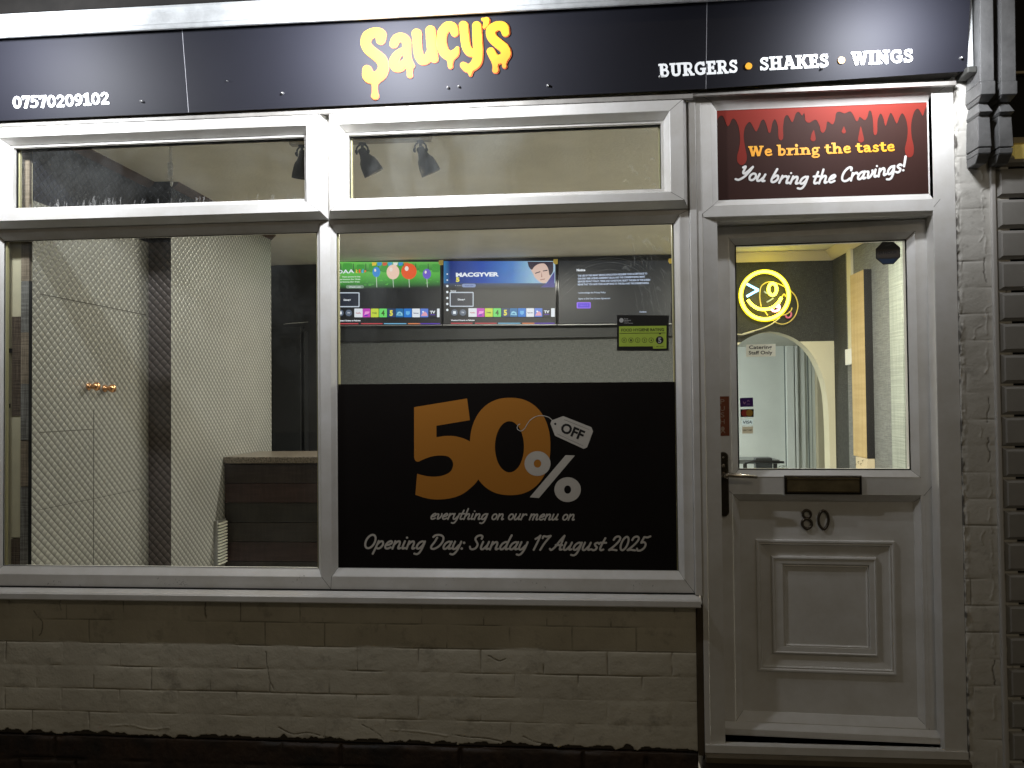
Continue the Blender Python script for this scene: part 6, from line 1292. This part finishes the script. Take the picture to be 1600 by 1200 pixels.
# ================================================================ chain hanging behind the left top pane
YH = .30; t = thing('hanging_chain', 'short silver chain doubled back on a small hook behind the top left pane', 'chain', U(266, 228, YH))
def chainlink(mb, x, y, r, w, h):
    P = [U(x, y, YH)+Vector((math.cos(a)*w, math.sin(a)*.0015, math.sin(a)*h)) for a in np.linspace(0, 2*math.pi, 9)[:-1]]; mb.tube(P, r, 6, closed=True)
GALV = mat('galvanised_steel', (.80, .80, .80), .35, metal=.2); mb = MB()
for k in range(16): chainlink(mb, 266.8+(.8 if k % 2 else -.8), 226+k*2.1, .0016, .0045, .0042)
for k in range(16): chainlink(mb, 264.2+(.7 if k % 2 else -.7), 255+k*1.7, .0019, .004, .0038)
for k in range(13): chainlink(mb, 268.4-(k*.07)+(.7 if k % 2 else -.7), 255+k*1.7, .0019, .004, .0038)
mb.build('links', GALV, t)
mb = MB(); mb.tube([U(x, y, YH) for x, y in catmull([(269.5, 277), (268, 281), (266.5, 285), (268, 291), (269.6, 285), (268, 281)], 4)], .003, 8); mb.build('hook', GALV, t)
# ================================================================ neighbour on the right
NX = U(1562, 700, -.01).x
nb = thing('tiled_shopfront', 'stack of glossy grey brick-shaped tiles with sloping edges at the right margin', 'tiled wall', (NX+.3, 0, .1))
zt0 = U(1580, 261.5, -.01).z-ZC; pit = (zt0-(U(1585, 1144, -.01).z-ZC))/18.05
TILE = mat('grey_glazed_tile', (.36, .345, .32), .30, noise=.18, nscale=6, bump=.05, bscale=8)
mb = MB(); x0 = NX+.008
for k in range(-1, 25):
    z1 = zt0-pit*k-.003; z0 = z1-pit+.006
    if z0 < -1.6: break
    if k == -1: z1 = z0+.045
    for j in range(4):
        xa = x0+j*.262+.002; xb = xa+.258; yb_ = -.006; b_ = .015
        P = [(xa, yb_+.012, z0), (xb, yb_+.012, z0), (xb, yb_+.012, z1), (xa, yb_+.012, z1), (xa+.0015, yb_, z0+.0015), (xb-.0015, yb_, z0+.0015), (xb-.0015, yb_, z1-.0015), (xa+.0015, yb_, z1-.0015),
             (xa+b_, yb_-.011, z0+b_*.9), (xb-b_, yb_-.011, z0+b_*.9), (xb-b_, yb_-.011, z1-b_*.9), (xa+b_, yb_-.011, z1-b_*.9)]
        P = [(a, b, c+ZC) for a, b, c in P]
        mb.add(P, [(8, 9, 10, 11)]+[(i, (i+1) % 4, (i+1) % 4+4, i+4) for i in range(4)]+[(i+4, (i+1) % 4+4, (i+1) % 4+8, i+8) for i in range(4)])
mb.build('tiles', TILE, nb)
mb = MB(); mb.box(NX-.010, 3.4, .004, .1, -1.6, zt0+.06); mb.build('grout_backing', mat('black_grout', (.008, .008, .01), .8), nb)
mb = MB(); mb.box(NX-.012, NX+.005, -.018, .004, -1.6, zt0+.045, ch=.004); mb.build('edge_trim', mat('pale_plastic_trim', (.55, .53, .50), .4), nb)
nw = MB(); nw.box(NX-.045, 4.2, .05, .3, zt0+.05, 1.62); o = nw.build('neighbour_wall', DARKW); tag(o, 'black recess of the neighbouring shopfront above the grey tiles', 'wall')
def bracket(xl, xr, label, yf, dark):
    """carved console bracket: shaft, capital block, waisted neck, lower block, rounded foot. px of front face"""
    t = thing('console_bracket', label, 'bracket', U((xl+xr)/2, 240, yf), 'carved console brackets')
    X = lambda px, py: U(px, py, yf).x
    Zz = lambda py: U((xl+xr)/2, py, yf).z-ZC
    m = GREYPAINT; yb = .05
    def seg(name, a, b, ta, tb, ya=0, yb2=0):      # px rows a..b, side shrink in px at top/bottom, front offset
        mb = MB(); P = []
        for (py, s, dy) in ((b, tb, yb2), (a, ta, ya)):
            x0, x1, z_ = X(xl+s, py), X(xr-s, py), Zz(py)+ZC
            P += [(x0, yf+dy, z_), (x1, yf+dy, z_), (x1, yb, z_), (x0, yb, z_)]
        mb.add(P, [(0, 3, 2, 1), (4, 5, 6, 7), (0, 1, 5, 4), (1, 2, 6, 5), (2, 3, 7, 6), (3, 0, 4, 7)]); 
        o = mb.build(name, m, t); bv = o.modifiers.new('b', 'BEVEL'); bv.width = .0025; bv.segments = 2
    seg('shaft', -70, 126, 1, 0, .012, .006); seg('block', 126.5, 147, -.6, -.6, 0, 0); seg('neck', 147.5, 154, 0, 3, .0, .03)
    seg('cushion', 154.5, 172, 4, .5, .04, .012); seg('cushion', 172.3, 176, .5, 3, .012, .03)
    seg('lower_block', 176.3, 226, 1.5, .5, .03, .02); seg('lower_block', 227.5, 236, 1, 1, .022, .024); seg('foot', 236.3, 249, 1, 2, .024, .05)
bracket(1533, 1555, 'left carved grey console bracket at the top right, against the painted pier', -.115, 0)
bracket(1565.5, 1589.5, 'right carved grey console bracket above the grey tiles', -.105, 0)
mb = MB(); q = rpx(1586, 1640, 225, 247, -.02); mb.box(q[0], q[1], -.02, .045, q[2], q[3]); o = mb.build('lit_sign_edge', mat('lit_yellow_plastic', (.6, .48, .15), .5, noise=.25, nscale=60, emit=(.6, .45, .12), estr=.22)); tag(o, 'small yellow lit sign edge above the grey tiles at the right margin', 'sign')
mb = MB(); q = rpx(1586, 1640, 212, 222, -.01); mb.box(q[0], q[1], .0, .049, q[2], q[3], ch=.002); o = mb.build('metal_rail', mat('brass_rail', (.5, .42, .28), .3, metal=.7)); tag(o, 'grey metal rail just above the small yellow lit edge', 'rail')
mb = MB(); q = rpx(1584, 1640, 108, 113, .02); mb.box(q[0], q[1], .03, .049, q[2], q[3], ch=.003); o = mb.build('metal_rail', MATS['brass_rail']); tag(o, 'thin metal rail high in the dark recess at the right margin', 'rail')
# strip of painted wall return to the right of the sign
mb = MB(); mb.box(1.452, 1.470, -.075, .012, 1.205, 1.62, ch=.003); o = mb.build('corner_post', CORN); tag(o, 'white painted timber post at the right end of the black sign', 'post')
mb = MB(); mb.box(1.440, 1.474, -.09, .012, 1.180, 1.204, ch=.004); o = mb.build('post_foot', mat('dark_post_foot', (.06, .06, .055), .6)); o.parent = None; tag(o, 'dark block under the white post at the right end of the sign', 'block')

# the door stands very slightly ajar: turn the leaf and what is stuck to it about its right-hand hinges
bpy.context.view_layer.update()
HG = Vector((LV[1], .07, 0)); RT = Matrix.Translation(HG) @ Matrix.Rotation(R(-2.8), 4, 'Z') @ Matrix.Translation(-HG)
for o in list(COL.objects):
    if o.parent is None and (o is DOOR or o.name.split('.')[0] in ('card_sticker', 'push_sticker', 'alarm_sticker', 'notice_plate')):
        o.matrix_world = RT @ o.matrix_world
